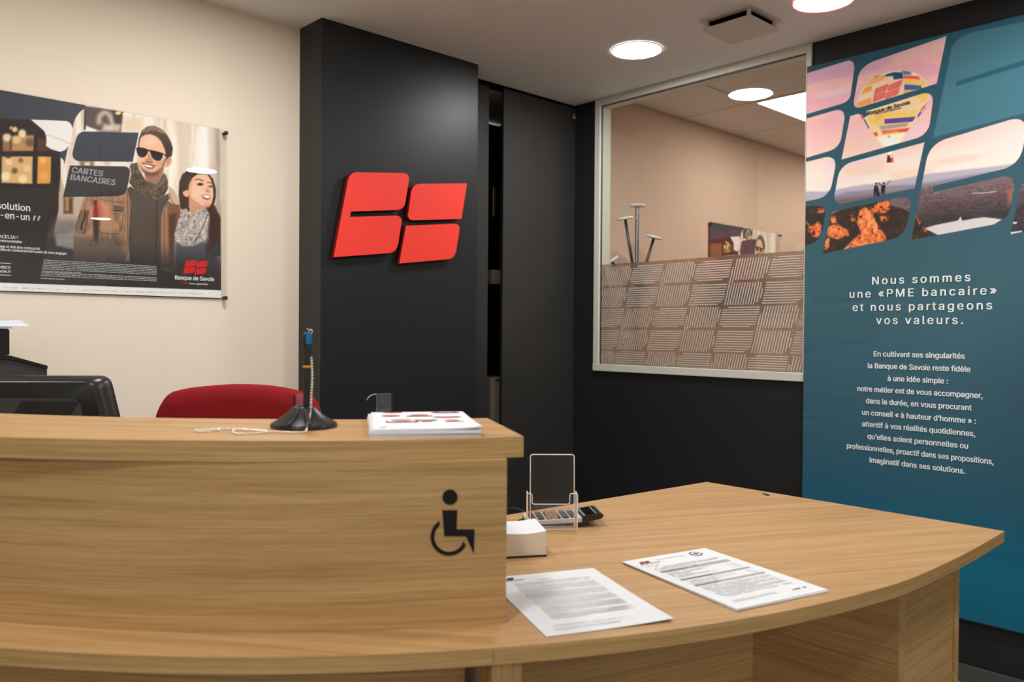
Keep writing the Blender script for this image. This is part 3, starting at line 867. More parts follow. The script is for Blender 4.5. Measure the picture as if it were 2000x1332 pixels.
# ------------------------------------------------------------------ memo cube
d_ = np.array([1.147 - 1.079, 1.122 - 1.163]); am = math.atan2(d_[1], d_[0])
mc = thing('memo_cube', 'white block of note paper in a dark tray behind the counter panel end', 'note paper', (1.12, 1.18, DESK))
Tm = plane_z(DESK, (1.147, 1.122), am)
box('tray', (-0.0965, -0.0012, 0.0), (0.0012, 0.0965, 0.004), M['plastic'], mc, T=Tm, bevel=0.001)
bm = bmesh.new(); n = 8; hh = 0.0525
def topz(i, j): 
    s, t = i / n * 2 - 1, j / n * 2 - 1
    return hh - 0.005 * (1 - s * s) * 0.9 + 0.0015 * t
gt = [[bm.verts.new(Tm @ Vector((-0.095 + 0.095 * i / n, 0.0955 * j / n, topz(i, j)))) for i in range(n + 1)] for j in range(n + 1)]
gb = [[bm.verts.new(Tm @ Vector((-0.095 + 0.095 * i / n, 0.0955 * j / n, 0.004))) for i in range(n + 1)] for j in range(n + 1)]
for j in range(n):
    for i in range(n): bm.faces.new((gt[j][i], gt[j][i + 1], gt[j + 1][i + 1], gt[j + 1][i]))
for i in range(n):
    bm.faces.new((gt[0][i], gb[0][i], gb[0][i + 1], gt[0][i + 1])); bm.faces.new((gt[n][i], gt[n][i + 1], gb[n][i + 1], gb[n][i]))
    bm.faces.new((gt[i][0], gt[i + 1][0], gb[i + 1][0], gb[i][0])); bm.faces.new((gt[i][n], gb[i][n], gb[i + 1][n], gt[i + 1][n]))
me = to_mesh(bm)
o = link('paper_block', me, [M['papercube'], M['paper']], mc)
for p in me.polygons:
    if p.normal.z > 0.7: p.material_index = 1

# ------------------------------------------------------------------ clear brochure holder
bl_, br_ = onz(1029, 1041, DESK), onz(1128, 1041, DESK)
dh = (br_ - bl_)[:2]; wh = np.linalg.norm(dh); ah = math.atan2(dh[1], dh[0])
Th = plane_z(DESK, bl_[:2], ah)
hd = thing('brochure_holder', 'empty clear acrylic brochure holder with tall back plate standing on the desk', 'brochure holder', ((bl_[0] + br_[0]) / 2, (bl_[1] + br_[1]) / 2, DESK))
def plate(name, pts, y0, y1, parent, T, tilt=0.0, rim=0.0):
    """clear plate: outline in (u, height), thickness along depth; the rim is painted pale for light in the edge"""
    bm = bmesh.new()
    Tp = T @ Matrix(((1, 0, 0, 0), (0, 0, 1, 0), (0, 1, 0, 0), (0, 0, 0, 1)))
    bm_prism(bm, pts, y0, y1); 
    for v in bm.verts:
        v.co.z += tilt * v.co.y
        v.co = Tp @ v.co
    bmesh.ops.recalc_face_normals(bm, faces=bm.faces)
    me = bpy.data.meshes.new(name); bm.to_mesh(me); bm.free()
    o = link(name, me, [M['acrylic'], M['acrylic_edge']], parent)
    big = sorted(range(len(me.polygons)), key=lambda i: -me.polygons[i].area)[:2]
    for i, p in enumerate(me.polygons): p.material_index = 0 if i in big else 1
    if rim:
        loop = [Tp @ Vector((q[0], q[1], (y0 + y1) / 2 + tilt * q[1])) for q in pts]
        bm = bmesh.new(); bm_tube(bm, loop + loop[:1], rim, 6, False)
        link('painted_glow_rim', to_mesh(bm), M['acrylic_edge'], o, True)  # pale tube painted in for the bright edge line
    return o
def rrect(u0, u1, v0, v1, r, bottom=False):
    pts = [('L', (u0, v0)), ('L', (u1, v0)), ('L', (u1, v1 - r)), ('Q', (u1, v1), (u1 - r, v1)), ('L', (u0 + r, v1)), ('Q', (u0, v1), (u0, v1 - r))]
    return outline(pts, 5)
ub0, ub1 = 0.009, wh - 0.004
back_top = 0.166
plate('back_plate', rrect(ub0, ub1, 0.006, back_top, 0.006), 0.028, 0.0305, hd, Th, 0.10, 0.0013)
fp = outline([('L', (0.0, 0.008)), ('L', (wh, 0.008)), ('L', (wh, 0.082)), ('Q', (wh, 0.086), (wh - 0.005, 0.086)), ('L', (wh - 0.012, 0.086)), ('Q', (wh - 0.017, 0.086), (wh - 0.0172, 0.081)),
              ('L', (wh - 0.0175, 0.067)), ('Q', (wh - 0.018, 0.0625), (wh - 0.023, 0.0625)), ('L', (0.017, 0.0625)), ('Q', (0.0115, 0.0625), (0.0112, 0.068)),
              ('L', (0.011, 0.081)), ('Q', (0.0108, 0.086), (0.006, 0.086)), ('L', (0.003, 0.086)), ('Q', (0, 0.086), (0, 0.083))], 5)
fpl = plate('front_plate', fp, 0.0, 0.0022, hd, Th, 0.05, 0.0012)
for u in (0.0, wh - 0.0022):
    bm = bmesh.new()
    pts = [(0.0, 0.0), (0.034, 0.0), (0.034, 0.06), (0.0335, 0.086), (0.0045, 0.084), (0.0, 0.05)]
    Ts = Th @ Matrix(((0, 0, 1, 0), (1, 0, 0, 0), (0, 1, 0, 0), (0, 0, 0, 1)))
    bm_prism(bm, pts, u, u + 0.0022); 
    for v in bm.verts: v.co = Ts @ v.co
    me = to_mesh(bm); o = link('side_plate', me, [M['acrylic'], M['acrylic_edge']], hd)
    big = sorted(range(len(me.polygons)), key=lambda i: -me.polygons[i].area)[:2]
    for i, p in enumerate(me.polygons): p.material_index = 0 if i in big else 1
box('base_plate', (0.0022, 0.0022, 0.007), (wh - 0.0022, 0.030, 0.009), M['acrylic'], hd, T=Th)
Tf = Th @ frame((0, -0.0007 + 0.05 * 0.04, 0), (1, 0, 0), (0, 0.05, 1), (0, -1, 0))
ce = flat_polys('etched_emblem', [[(wh - p[0], p[1]) for p in q] for q in emblem_polys(0.043, 0.030, 0.073, 0.049)], Tf, M['etch'], fpl)
me = fit_text('Banque de Savoie', 0.035, 0.090, 0.0225, 0.0035, Matrix.Identity(4))
for v in me.vertices: v.co.x = wh - v.co.x
me.transform(Tf); link('etched_lettering', me, M['etch'], fpl)

# ------------------------------------------------------------------ desk calculator
A_, B_, C_ = onz(1031, 1032, DESK)[:2], onz(1174, 1029, DESK)[:2], onz(1187, 988, DESK + 0.029)[:2]
au = (B_ - A_); Lc = np.linalg.norm(au) ; ac = math.atan2(au[1], au[0])
Tc = plane_z(DESK, A_, ac)
Wc = float(np.dot(C_ - B_, [-math.sin(ac), math.cos(ac)]))
ck = thing('desk_calculator', 'desk calculator with pale keypad and raised black display end behind the holder', 'calculator', (1.36, 1.28, DESK))
bm = bmesh.new()
L1 = Lc * 0.74
pts = [(0, 0.003), (L1, 0.006), (L1, 0.021), (0, 0.0155)]
Tx = Tc @ Matrix(((1, 0, 0, 0), (0, 0, 1, 0), (0, 1, 0, 0), (0, 0, 0, 1)))
bm_prism(bm, pts, 0.0, Wc)
for v in bm.verts: v.co = Tx @ v.co
link('keypad_body', to_mesh(bm), M['calc_body'], ck)
bm = bmesh.new(); bm_prism(bm, [(-0.002, 0.0), (L1 * 0.85, 0.0), (L1 + 0.004, 0.009), (L1 + 0.004, 0.012), (-0.002, 0.007)], -0.002, Wc + 0.002)
for v in bm.verts: v.co = Tx @ v.co
link('lower_shell', to_mesh(bm), M['plastic'], ck)
bm = bmesh.new()
Lt = Lc * 1.02
bm_prism(bm, outline([('L', (L1, 0.009)), ('L', (Lt - 0.008, 0.018)), ('Q', (Lt, 0.019), (Lt + 0.002, 0.026)), ('Q', (Lt + 0.001, 0.0305), (Lt - 0.006, 0.0305)), ('L', (L1, 0.0235))], 5), -0.001, Wc + 0.001)
for v in bm.verts: v.co = Tx @ v.co
link('display_head', to_mesh(bm), M['plastic'], ck)
sl = (0.0305 - 0.0235) / (Lt - 0.006 - L1)
def on_head(u, v): return Tc @ Vector((u, v, 0.0240 + sl * (u - L1)))
def head_quad(name, u0, u1, mat, v0=0.006, v1=None):
    v1 = Wc - 0.006 if v1 is None else v1
    me = bpy.data.meshes.new(name); me.from_pydata([on_head(u0, v0), on_head(u1, v0), on_head(u1, v1), on_head(u0, v1)], [], [(0, 1, 2, 3)])
    link(name, me, mat, ck)
head_quad('display_strip', L1 + 0.004, L1 + 0.009, M['calc_line']); head_quad('display_window', L1 + 0.010, Lt - 0.016, M['screen']); head_quad('display_strip', Lt - 0.0155, Lt - 0.0125, M['calc_line'])
kn, km = 6, 5
for i in range(kn):
    for j in range(km):
        u0 = 0.006 + i * (L1 - 0.012) / kn; u1 = u0 + (L1 - 0.012) / kn - 0.0045
        v0 = 0.006 + j * (Wc - 0.012) / km; v1 = v0 + (Wc - 0.012) / km - 0.005
        zz = 0.0158 + 0.0055 * (u0 / L1)
        mt = M['key_red'] if (i == 0 and j == km - 1) or (i == 1 and j == km - 1) else (M['key_grey'] if j == km - 1 else M['key'])
        kb = box('key', (u0, v0, zz), (u1, v1, zz + 0.005), mt, ck, bevel=0.001, T=Tc, seg=1)
        if mt is M['key_red']: kb['label'] = 'red key'
pth = [onz(1016, 1013, DESK + 0.003), onz(1022, 1010, DESK + 0.012), onz(1013, 1014, DESK + 0.006), onz(1025, 1005, DESK + 0.004)]
pth = [onz(960, 1003, DESK + 0.012), onz(985, 996, DESK + 0.010), onz(1000, 992, DESK + 0.012), onz(1015, 995, DESK + 0.008), onz(1030, 1001, DESK + 0.004)]
tube('cord', catmull(pth, 8), 0.0012, M['plastic'], ck, 8)
pth = [onz(1011, 1019, DESK + 0.002), onz(1014, 1016, DESK + 0.006), onz(1020, 1014.5, DESK + 0.008), onz(1026, 1013, DESK + 0.006), onz(1032, 1016, DESK + 0.004)]
tube('cord', catmull(pth, 8), 0.0012, M['plastic'], ck, 8)

cl = onz(1497, 967, DESK)
tc_ = thing('small_clip', 'tiny dark metal clip lying alone near the far right edge of the desk', 'clip', (cl[0], cl[1], DESK))
Tcl = rotz(math.atan2(1.135 - 1.162, 2.027 - 2.039), (cl[0], cl[1], DESK))
box('clip_body', (-0.006, -0.004, 0.0), (0.010, 0.003, 0.0035), M['dark_metal'], tc_, bevel=0.001, T=Tcl)
tube('wire_arm', [Tcl @ Vector(p) for p in ((-0.006, 0.002, 0.002), (-0.015, 0.002, 0.0015), (-0.016, -0.001, 0.0015), (-0.006, -0.003, 0.002))], 0.0008, M['dark_metal'], tc_, 6)

# ------------------------------------------------------------------ pen stand, pen and chain
PB = np.array([0.6725, 1.222])
ps = thing('pen_stand', 'black cone-shaped pen stand with ball chain on the counter shelf', 'pen stand', (PB[0], PB[1], ZT))
Tp = Matrix.Translation((PB[0], PB[1], ZT))
lathe('base', [(0.0, 0.0), (0.0525, 0.0), (0.0545, 0.003), (0.053, 0.0075), (0.044, 0.0125), (0.032, 0.0205), (0.022, 0.030), (0.0185, 0.0335), (0.0165, 0.0345), (0.009, 0.034), (0.009, 0.028), (0.0, 0.028)], M['plastic'], ps, Tp, 64)
bm = bmesh.new()
for a in (-1.9, -2.55):
    bm_tube(bm, [Tp @ Vector((r * math.cos(a), r * math.sin(a), z)) for r, z in ((0.0535, 0.0075), (0.045, 0.0128), (0.033, 0.0208), (0.023, 0.0302), (0.0185, 0.034))], [0.0028, 0.0032, 0.0032, 0.003, 0.0022], 10)
link('rib', to_mesh(bm), M['plastic'], ps, True)
def at_depth(px, py, P):
    """point on the pixel's ray at the same forward distance as P"""
    fwd = -CAM_R[2]; d = ray(px, py)
    return EYE + d * (fwd @ (np.array(P) - EYE)) / (fwd @ d)
pen_top = at_depth(600.5, 641, (PB[0], PB[1], 1.15)); 
pc = at_depth(600.7, 720, (PB[0], PB[1], 1.1))
Tn = Matrix.Translation((pc[0], pc[1], 0))
zt = float(pen_top[2]); zb_ = ZT + 0.0345
pn = thing('pen', 'black ballpoint pen with blue top and orange band upright in the pen stand', 'pen', (pc[0], pc[1], zb_))
hp = zt - zb_
lathe('barrel', [(0.0, -0.006), (0.0066, -0.004), (0.0070, 0.0), (0.0071, hp * 0.50), (0.0068, hp * 0.80), (0.0, hp * 0.80)], M['plastic_matt'], pn, Tn @ Matrix.Translation((0, 0, zb_)), 24)
lathe('blue_top', [(0.0, hp * 0.80), (0.0066, hp * 0.80), (0.0069, hp * 0.90), (0.0064, hp * 0.945), (0.0, hp * 0.947)], M['blue'], pn, Tn @ Matrix.Translation((0, 0, zb_)), 24)
lathe('orange_band', [(0.0072, hp * 0.498), (0.0078, hp * 0.502), (0.0078, hp * 0.518), (0.0072, hp * 0.522)], M['orange'], pn, Tn @ Matrix.Translation((0, 0, zb_)), 24)
lathe('push_button', [(0.0, hp * 0.945), (0.0035, hp * 0.945), (0.0032, hp * 0.985), (0.0, hp * 1.0)], M['plastic'], pn, Tn @ Matrix.Translation((0, 0, zb_)), 16)
ca = math.radians(205)
bm = bmesh.new()
bm_tube(bm, [Vector((pc[0] + r * math.cos(ca), pc[1] + r * math.sin(ca), zb_ + z)) for r, z in ((0.0068, hp * 0.93), (0.0085, hp * 0.92), (0.0086, hp * 0.84), (0.0082, hp * 0.77))], 0.0022, 8)
link('clip', to_mesh(bm), M['plastic'], pn, True)
bm = bmesh.new(); ring = [Vector((pc[0] + 0.0035 + 0.0035 * math.cos(a), pc[1] - 0.003, zb_ + hp * 0.955 + 0.0035 * math.sin(a))) for a in np.linspace(0, 2 * math.pi, 17)]
bm_tube(bm, ring, 0.0008, 6, False); link('key_ring', to_mesh(bm), M['bead'], pn, True)
front = (PB[0] - 0.010, PB[1] - 0.030, 1.05)
cz = ZT + 0.0022
def cone_pt(px, py, lift=0.0022):
    """bead resting on the cone of the stand: march along the pixel's ray to the surface"""
    prof = [(0.0545, 0.003), (0.053, 0.0075), (0.044, 0.0125), (0.032, 0.0205), (0.022, 0.030), (0.0185, 0.0335)]
    d = ray(px, py); d = d / np.linalg.norm(d)
    for s in np.arange(1.0, 1.7, 0.0004):
        P = EYE + d * s; r = math.hypot(P[0] - PB[0], P[1] - PB[1]); z = P[2] - ZT
        if z < lift: return EYE + d * s
        rr = np.interp(z, [q[1] for q in prof], [q[0] for q in prof])
        if z < 0.0345 and r < rr + lift: return P
    return P
path = [at_depth(608.3, 699, front), at_depth(609.6, 720, front), at_depth(610, 740, front), at_depth(608.5, 765, front), at_depth(607.5, 785, front),
        cone_pt(607, 800), cone_pt(605.5, 812), cone_pt(602, 826), cone_pt(599, 838), onz(595, 843.5, cz), onz(575, 845, cz), onz(550, 844, cz), onz(524, 843.5, cz), onz(490, 847, cz), onz(462, 846.5, cz), onz(455, 842.5, cz),
        onz(462, 839, cz), onz(500, 841, cz), onz(524, 842, cz), onz(500, 839.5, cz), onz(462, 838, cz), onz(440, 838, cz), onz(415, 841, cz), onz(384, 842.5, cz), onz(386, 839.5, cz), onz(410, 838.5, cz), onz(440, 836.5, cz)]
cp = catmull(path, 30)
L = np.r_[0, np.cumsum(np.linalg.norm(np.diff(cp, axis=0), axis=1))]
sp_ = 0.0048; nb = int(L[-1] / sp_)
bm = bmesh.new()
for k in range(nb):
    s = k * sp_; p = [np.interp(s, L, cp[:, i]) for i in range(3)]
    r = bmesh.ops.create_icosphere(bm, subdivisions=2, radius=0.0019)
    for v in r['verts']: v.co += Vector(p)
bm_tube(bm, [Vector([np.interp(s, L, cp[:, i]) for i in range(3)]) for s in np.linspace(0, L[-1], 160)], 0.0005, 5)
o = link('ball_chain', to_mesh(bm), M['bead'], ps, True); o['label'] = 'pale metal ball chain'

# ------------------------------------------------------------------ brochures on the counter shelf
FL, FR, BR = np.array([0.668, 1.021]), np.array([0.792, 0.910]), np.array([0.939, 1.127])
FLb, FRb = onz(724, 856.5, ZT), onz(937, 851, ZT)
e1 = (FRb - FLb)[:2]; wb = np.linalg.norm(e1); ab = math.radians(-32.6)
lb = 0.262
NB = 5; TB = 0.0125 / NB
def brochure(k, T, printed_cover, label, group):
    t = thing('brochure', label, 'brochure', tuple((T @ Vector((wb / 2, lb / 2, 0)))[:]), group)
    bm = bmesh.new()
    n = 12
    for (z0, z1, du) in ((0.0, TB * 0.46, 0.0), (TB * 0.54, TB, 0.0)):
        cur = lambda i, j: (0.0035 * (i / n) ** 6 * (1 - j / n) ** 4 if printed_cover else 0)
        a = [[bm.verts.new(T @ Vector((wb * i / n, lb * j / n, z1 + cur(i, j)))) for i in range(n + 1)] for j in range(n + 1)]
        b = [[bm.verts.new(T @ Vector((wb * i / n, lb * j / n, z0 + cur(i, j)))) for i in range(n + 1)] for j in range(n + 1)]
        for j in range(n):
            for i in range(n):
                bm.faces.new((a[j][i], a[j][i + 1], a[j + 1][i + 1], a[j + 1][i])); bm.faces.new((b[j][i], b[j + 1][i], b[j + 1][i + 1], b[j][i + 1]))
        for i in range(n):
            bm.faces.new((a[0][i], b[0][i], b[0][i + 1], a[0][i + 1])); bm.faces.new((a[n][i], a[n][i + 1], b[n][i + 1], b[n][i]))
            bm.faces.new((a[i][0], a[i + 1][0], b[i + 1][0], b[i][0])); bm.faces.new((a[i][n], b[i][n], b[i + 1][n], a[i + 1][n]))
    link('pages', to_mesh(bm), M['paper'], t)
    box('folded_spine', (-0.0008, 0.0, 0.0), (0.0008, lb, TB), M['paper'], t, T=T, bevel=0.0004, seg=1)
    return t
for k in range(NB):
    a = ab + (0.0, 0.012, -0.008, 0.006, -0.004)[k]
    T = plane_z(ZT + k * TB + 0.0001, FLb[:2], a) @ Matrix.Translation(((0.0, 0.0008, -0.001, 0.0005, 0.003)[k], (0.0, 0.001, 0.0005, 0.002, 0.005)[k], 0))
    tb_ = brochure(k, T, k == NB - 1, 'white brochure with red and grey drawings on top of the counter pile' if k == NB - 1 else 'plain white brochure lying under the printed one in the counter pile', 'brochures piled on the counter shelf')
Tt = T @ Matrix.Translation((0, 0, TB + 0.0006))
def ell(cx, cy, rx, ry, n=28): return [(cx + rx * math.cos(a), cy + ry * math.sin(a)) for a in np.linspace(0, 2 * math.pi, n + 1)[:-1]]
R_, G_, K_, Wt, Bl = [], [], [], [], []
def tpx(x, y): return np.array([wb * (x - 60) / 1650.0, lb * y])
def dr_e(lst, ux, vy, rx, ry): lst.append(ell(wb * ux, lb * vy, wb * rx, lb * ry))
dr_e(K_, 0.80, 0.93, 0.155, 0.055); dr_e(R_, 0.80, 0.93, 0.145, 0.05)
dr_e(K_, 0.20, 0.735, 0.095, 0.04); dr_e(K_, 0.77, 0.62, 0.145, 0.04); dr_e(K_, 0.525, 0.45, 0.12, 0.04)
dr_e(G_, 0.50, 0.78, 0.09, 0.05); dr_e(G_, 0.29, 0.46, 0.10, 0.06); dr_e(G_, 0.79, 0.42, 0.07, 0.04)
def bar(lst, u, v, hw, hh): lst.append([(wb * (u - hw), lb * (v - hh)), (wb * (u + hw), lb * (v - hh)), (wb * (u + hw), lb * (v + hh)), (wb * (u - hw), lb * (v + hh))])
bar(R_, 0.24, 0.95, 0.085, 0.018); bar(R_, 0.495, 0.70, 0.135, 0.022); bar(R_, 0.29, 0.355, 0.155, 0.018); bar(R_, 0.80, 0.35, 0.09, 0.012); bar(R_, 0.53, 0.37, 0.05, 0.012)
bar(R_, 0.145, 0.38, 0.012, 0.04); bar(R_, 0.435, 0.40, 0.012, 0.04)
dr_e(Wt, 0.80, 0.93, 0.085, 0.034)
bar(K_, 0.15, 0.955, 0.02, 0.012); bar(K_, 0.095, 0.10, 0.028, 0.012)
dr_e(R_, 0.20, 0.735, 0.05, 0.03); dr_e(R_, 0.77, 0.62, 0.085, 0.03); dr_e(G_, 0.525, 0.45, 0.075, 0.03)
for nm, lst, mt, dz in (('cover_drawing', K_, M['ink'], 0.0), ('cover_drawing', G_, M['ink_band'], 0.0003), ('cover_drawing', R_, M['poster_red'], 0.0002), ('cover_drawing', Wt, M['lightblue'], 0.0004)):
    flat_polys(nm, lst, Tt @ Matrix.Translation((0, 0, dz)), mt, tb_)

# clear card stands at the back of the shelf
def card_stand(px0, px1, pytop, pybase, P, label, d0=-0.012, d1=0.030):
    a, b = at_depth(px0, pybase, P), at_depth(px1, pybase, P)
    d = (b - a)[:2]; w = np.linalg.norm(d); an = math.atan2(d[1], d[0])
    h = float(at_depth(px1, pytop, P)[2] - ZT)
    T = plane_z(ZT, a[:2], an)
    t = thing('card_stand', label, 'card holder', (a[0] + d[0] / 2, a[1] + d[1] / 2, ZT), 'clear card stands on the counter shelf')
    plate('back_plate', rrect(0.0, w, 0.001, h, 0.004), 0.012, 0.0138, t, T)
    box('base_plate', (0.0, d0, 0.0), (w, d1, 0.0018), M['acrylic'], t, T=T)
    bm = bmesh.new()
    for i in range(5):
        u = w * (0.1 + 0.2 * i); bm_box(bm, (u - 0.0006, 0.0095, 0.006), (u + 0.0006, 0.012, h - 0.003), T=T)
    link('rib', to_mesh(bm), M['acrylic'], t)
    pu = -0.001 if d0 < 0 else w - 0.0015
    box('side_post', (pu, 0.006, 0.0), (pu + 0.0025, 0.0145, h), M['plastic'], t, T=T)
    return t, T, w, h
t, T, w, h = card_stand(733, 763, 770, 813, (0.822, 1.240, 1.06), 'small clear ribbed card stand standing behind the pile of brochures', 0.0, 0.016)
bm = bmesh.new(); bm_tube(bm, [T @ Vector(p) for p in ((0.0, 0.013, h - 0.001), (-0.008, 0.013, h - 0.002), (-0.014, 0.013, h - 0.006), (-0.018, 0.013, h - 0.012))], 0.0005, 6)
link('bent_lip', to_mesh(bm), M['acrylic_edge'], t, True)
t, T, w, h = card_stand(571, 601, 772, 815, (0.715, 1.318, 1.06), 'small clear card stand half hidden behind the black pen stand')
tag(box('blank_card', (-0.014, -0.010, 0.0019), (0.020, 0.010, 0.0036), M['paper'], T=T), 'small white card lying at the foot of the clear stand behind the pen stand', 'card')

# ------------------------------------------------------------------ printed pictures (painted on a fine grid of coloured corners)
def vnoise(x, y, seed=0):
    xi, yi = np.floor(x).astype(np.int64), np.floor(y).astype(np.int64); xf, yf = x - xi, y - yi
    xf = xf * xf * (3 - 2 * xf); yf = yf * yf * (3 - 2 * yf)
    def h(a, b):
        n = (a * 374761393 + b * 668265263 + seed * 974711) & 0x7fffffff
        n = ((n ^ (n >> 13)) * 1274126177) & 0x7fffffff
        return ((n ^ (n >> 16)) & 0xffff) / 65535.0
    return (h(xi, yi) * (1 - xf) + h(xi + 1, yi) * xf) * (1 - yf) + (h(xi, yi + 1) * (1 - xf) + h(xi + 1, yi + 1) * xf) * yf
class Picture:
    def __init__(self, verts):
        self.v = verts; x, y = proj(verts); self.x, self.y = x, y
        self.c = np.zeros((len(verts), 3)); self.z = lambda X, Y: (X, Y)
    def zoom(self, ox, oy, s): self.z = lambda X, Y: (ox + X / s, oy + Y / s); self.s = s; return self
    def mask(self, pts, soft=1.0, smooth=False):
        P = np.array([self.z(*p) for p in pts], float)
        if smooth: P = catmull(P, 6, True)
        lo, hi = P.min(0) - 2 * soft - 1, P.max(0) + 2 * soft + 1
        idx = np.nonzero((self.x > lo[0]) & (self.x < hi[0]) & (self.y > lo[1]) & (self.y < hi[1]))[0]
        if len(idx) == 0: return idx, np.zeros(0)
        x, y = self.x[idx], self.y[idx]; ins = np.zeros(len(idx), bool); d2 = np.full(len(idx), 1e9)
        for a, b in zip(P, np.roll(P, -1, 0)):
            e = b - a; L2 = e @ e
            if L2 < 1e-9: continue
            t = np.clip(((x - a[0]) * e[0] + (y - a[1]) * e[1]) / L2, 0, 1)
            d2 = np.minimum(d2, (x - a[0] - t * e[0]) ** 2 + (y - a[1] - t * e[1]) ** 2)
            if a[1] != b[1]:
                cnd = (a[1] > y) != (b[1] > y)
                ins ^= cnd & (x < (b[0] - a[0]) * (y - a[1]) / (b[1] - a[1]) + a[0])
        d = np.sqrt(d2); d = np.where(ins, d, -d)
        return idx, np.clip(0.5 + d / (2 * max(soft, 1e-3)), 0, 1)
    def put(self, idx, m, c):
        c = np.asarray(c, float); self.c[idx] = self.c[idx] * (1 - m[:, None]) + c * m[:, None]
    def poly(self, pts, c, soft=0.8, a=1.0, smooth=False):
        idx, m = self.mask(pts, soft, smooth); self.put(idx, m * a, c)
    def blob(self, cx, cy, rx, ry, c, soft=0.3, a=1.0):
        X, Y = self.z(cx, cy); rx, ry = rx / self.s, ry / self.s
        r = np.sqrt(((self.x - X) / rx) ** 2 + ((self.y - Y) / ry) ** 2)
        m = np.clip((1 + soft - r) / (2 * soft), 0, 1) * a; idx = np.nonzero(m > 0)[0]; self.put(idx, m[idx], c)
    def stroke(self, pts, w, c, a=1.0, soft=0.6):
        P = catmull(np.array(pts, float), 5); n = np.gradient(P, axis=0); n = np.c_[-n[:, 1], n[:, 0]] / (np.linalg.norm(n, axis=1)[:, None] + 1e-9)
        self.poly(np.vstack([P + n * w / 2, (P - n * w / 2)[::-1]]), c, soft, a)
    def mesh(self, name, nu, nv):
        F = np.arange(nu * nv).reshape(nv, nu)
        q = np.stack([F[:-1, :-1], F[:-1, 1:], F[1:, 1:], F[1:, :-1]], -1).reshape(-1, 4)
        me = bpy.data.meshes.new(name)
        me.vertices.add(len(self.v)); me.vertices.foreach_set('co', self.v.astype(np.float32).ravel())
        me.loops.add(q.size); me.loops.foreach_set('vertex_index', q.ravel().astype(np.int32))
        me.polygons.add(len(q)); me.polygons.foreach_set('loop_start', (np.arange(len(q)) * 4).astype(np.int32))
        me.update(calc_edges=True)
        at = me.color_attributes.new('ink', 'FLOAT_COLOR', 'POINT')
        cc = np.ones((len(self.v), 4), np.float32); cc[:, :3] = lin(np.clip(self.c, 0, 255))
        at.data.foreach_set('color', cc.ravel()); me.validate()
        return me

# ---- glazed poster on the beige wall
YPR = 2.8155                                   # printed sheet
PXL, PXR, PZB, PZT = 0.404, 1.2225, 1.3035, 1.8985
nu, nv = 470, 345
uu, vv = np.meshgrid(np.linspace(PXL, PXR, nu), np.linspace(PZB, PZT, nv))
pic = Picture(np.c_[uu.ravel(), np.full(uu.size, YPR), vv.ravel()])
x, y = pic.x, pic.y
pic.c[:] = (60, 55, 52)
ZA = (0, 170, 7.4); ZBk = (120, 190, 6.343); ZCm = (230, 230, 6.343); ZD = (120, 370, 6.343); ZE = (270, 380, 6.343); ZG = (0, 340, 5.55)
CREAM = (226, 217, 205)
pic.zoom(0, 0, 1)
pic.poly([(82, 150), (450, 200), (450, 560), (110, 480), (85, 300)], CREAM, 3)
n1 = vnoise(x / 9.0, y / 60.0, 3); n2 = vnoise(x / 4.0, y / 38.0, 9)
sel = np.nonzero((x > 88) & (y < 460))[0]
t = np.clip((n1[sel] * 0.65 + n2[sel] * 0.35 - 0.45) * 2.2, 0, 1)[:, None]
pic.c[sel] = pic.c[sel] * (1 - 0.55 * t) + np.array((176, 156, 132)) * 0.55 * t
for px_, w_, c_ in ((398, 9, (244, 238, 230)), (352, 6, (196, 178, 156)), (362, 10, (206, 192, 172)), (415, 5, (186, 172, 152)), (333, 6, (240, 232, 220)), (425, 4, (120, 108, 96))):
    pic.poly([(px_ - w_, 205), (px_ + w_, 205), (px_ + w_ + 2, 430), (px_ - w_ + 2, 430)], c_, 5, 0.6)
pic.zoom(*ZBk)
pic.poly([(300, 110), (640, 150), (760, 180), (740, 430), (460, 430), (290, 360)], (92, 80, 74), 2)
pic.stroke([(470, 330), (470, 250), (530, 190), (600, 230), (630, 330), (600, 380), (520, 350)], 52, (214, 202, 190), 0.9, 5)
pic.poly([(560, 350), (740, 330), (720, 420), (480, 415)], (205, 190, 176), 3, 0.9)
pic.poly([(300, 350), (480, 418), (300, 418)], (226, 228, 234), 2)
pic.poly([(645, 160), (760, 185), (745, 330), (655, 300)], (46, 42, 40), 4, 0.8)
pic.blob(703, 195, 36, 22, (242, 204, 130), 0.25); pic.blob(790, 208, 34, 18, (240, 226, 190), 0.3)
pic.poly([(770, 240), (1020, 260), (1010, 430), (760, 430)], (214, 196, 172), 6, 0.9)
pic.poly([(284, 108), (302, 108), (300, 400), (280, 400)], (44, 36, 32), 1.2)
pic.poly([(230, 790), (400, 800), (395, 860), (235, 850)], (110, 84, 60), 4, 0.9); pic.blob(320, 825, 40, 20, (230, 205, 160), 0.4)
# slate fields of the layout
SL = (62, 68, 79)
pic.zoom(*ZA)
pic.poly([(-1200, -300), (1226, 180), (1226, 308), (1180, 336), (1130, 388), (1092, 446), (1068, 510), (1048, 602), (1036, 556), (1010, 518), (962, 493), (440, 470), (-1200, 440)], SL, 0.6)
pic.poly([(440, 468), (962, 491), (1010, 517), (1036, 556), (1048, 602), (1030, 720), (1000, 850), (958, 914), (880, 938), (730, 895), (660, 850), (680, 720), (640, 640)], (224, 220, 216), 0.6)
pic.stroke([(680, 690), (860, 755), (1050, 832)], 16, (196, 176, 160), 0.6, 1.5)
pic.poly([(985, 858), (932, 1110), (920, 1060), (892, 1026), (860, 1010), (800, 1000), (800, 940), (880, 937), (940, 910)], SL, 0.6)
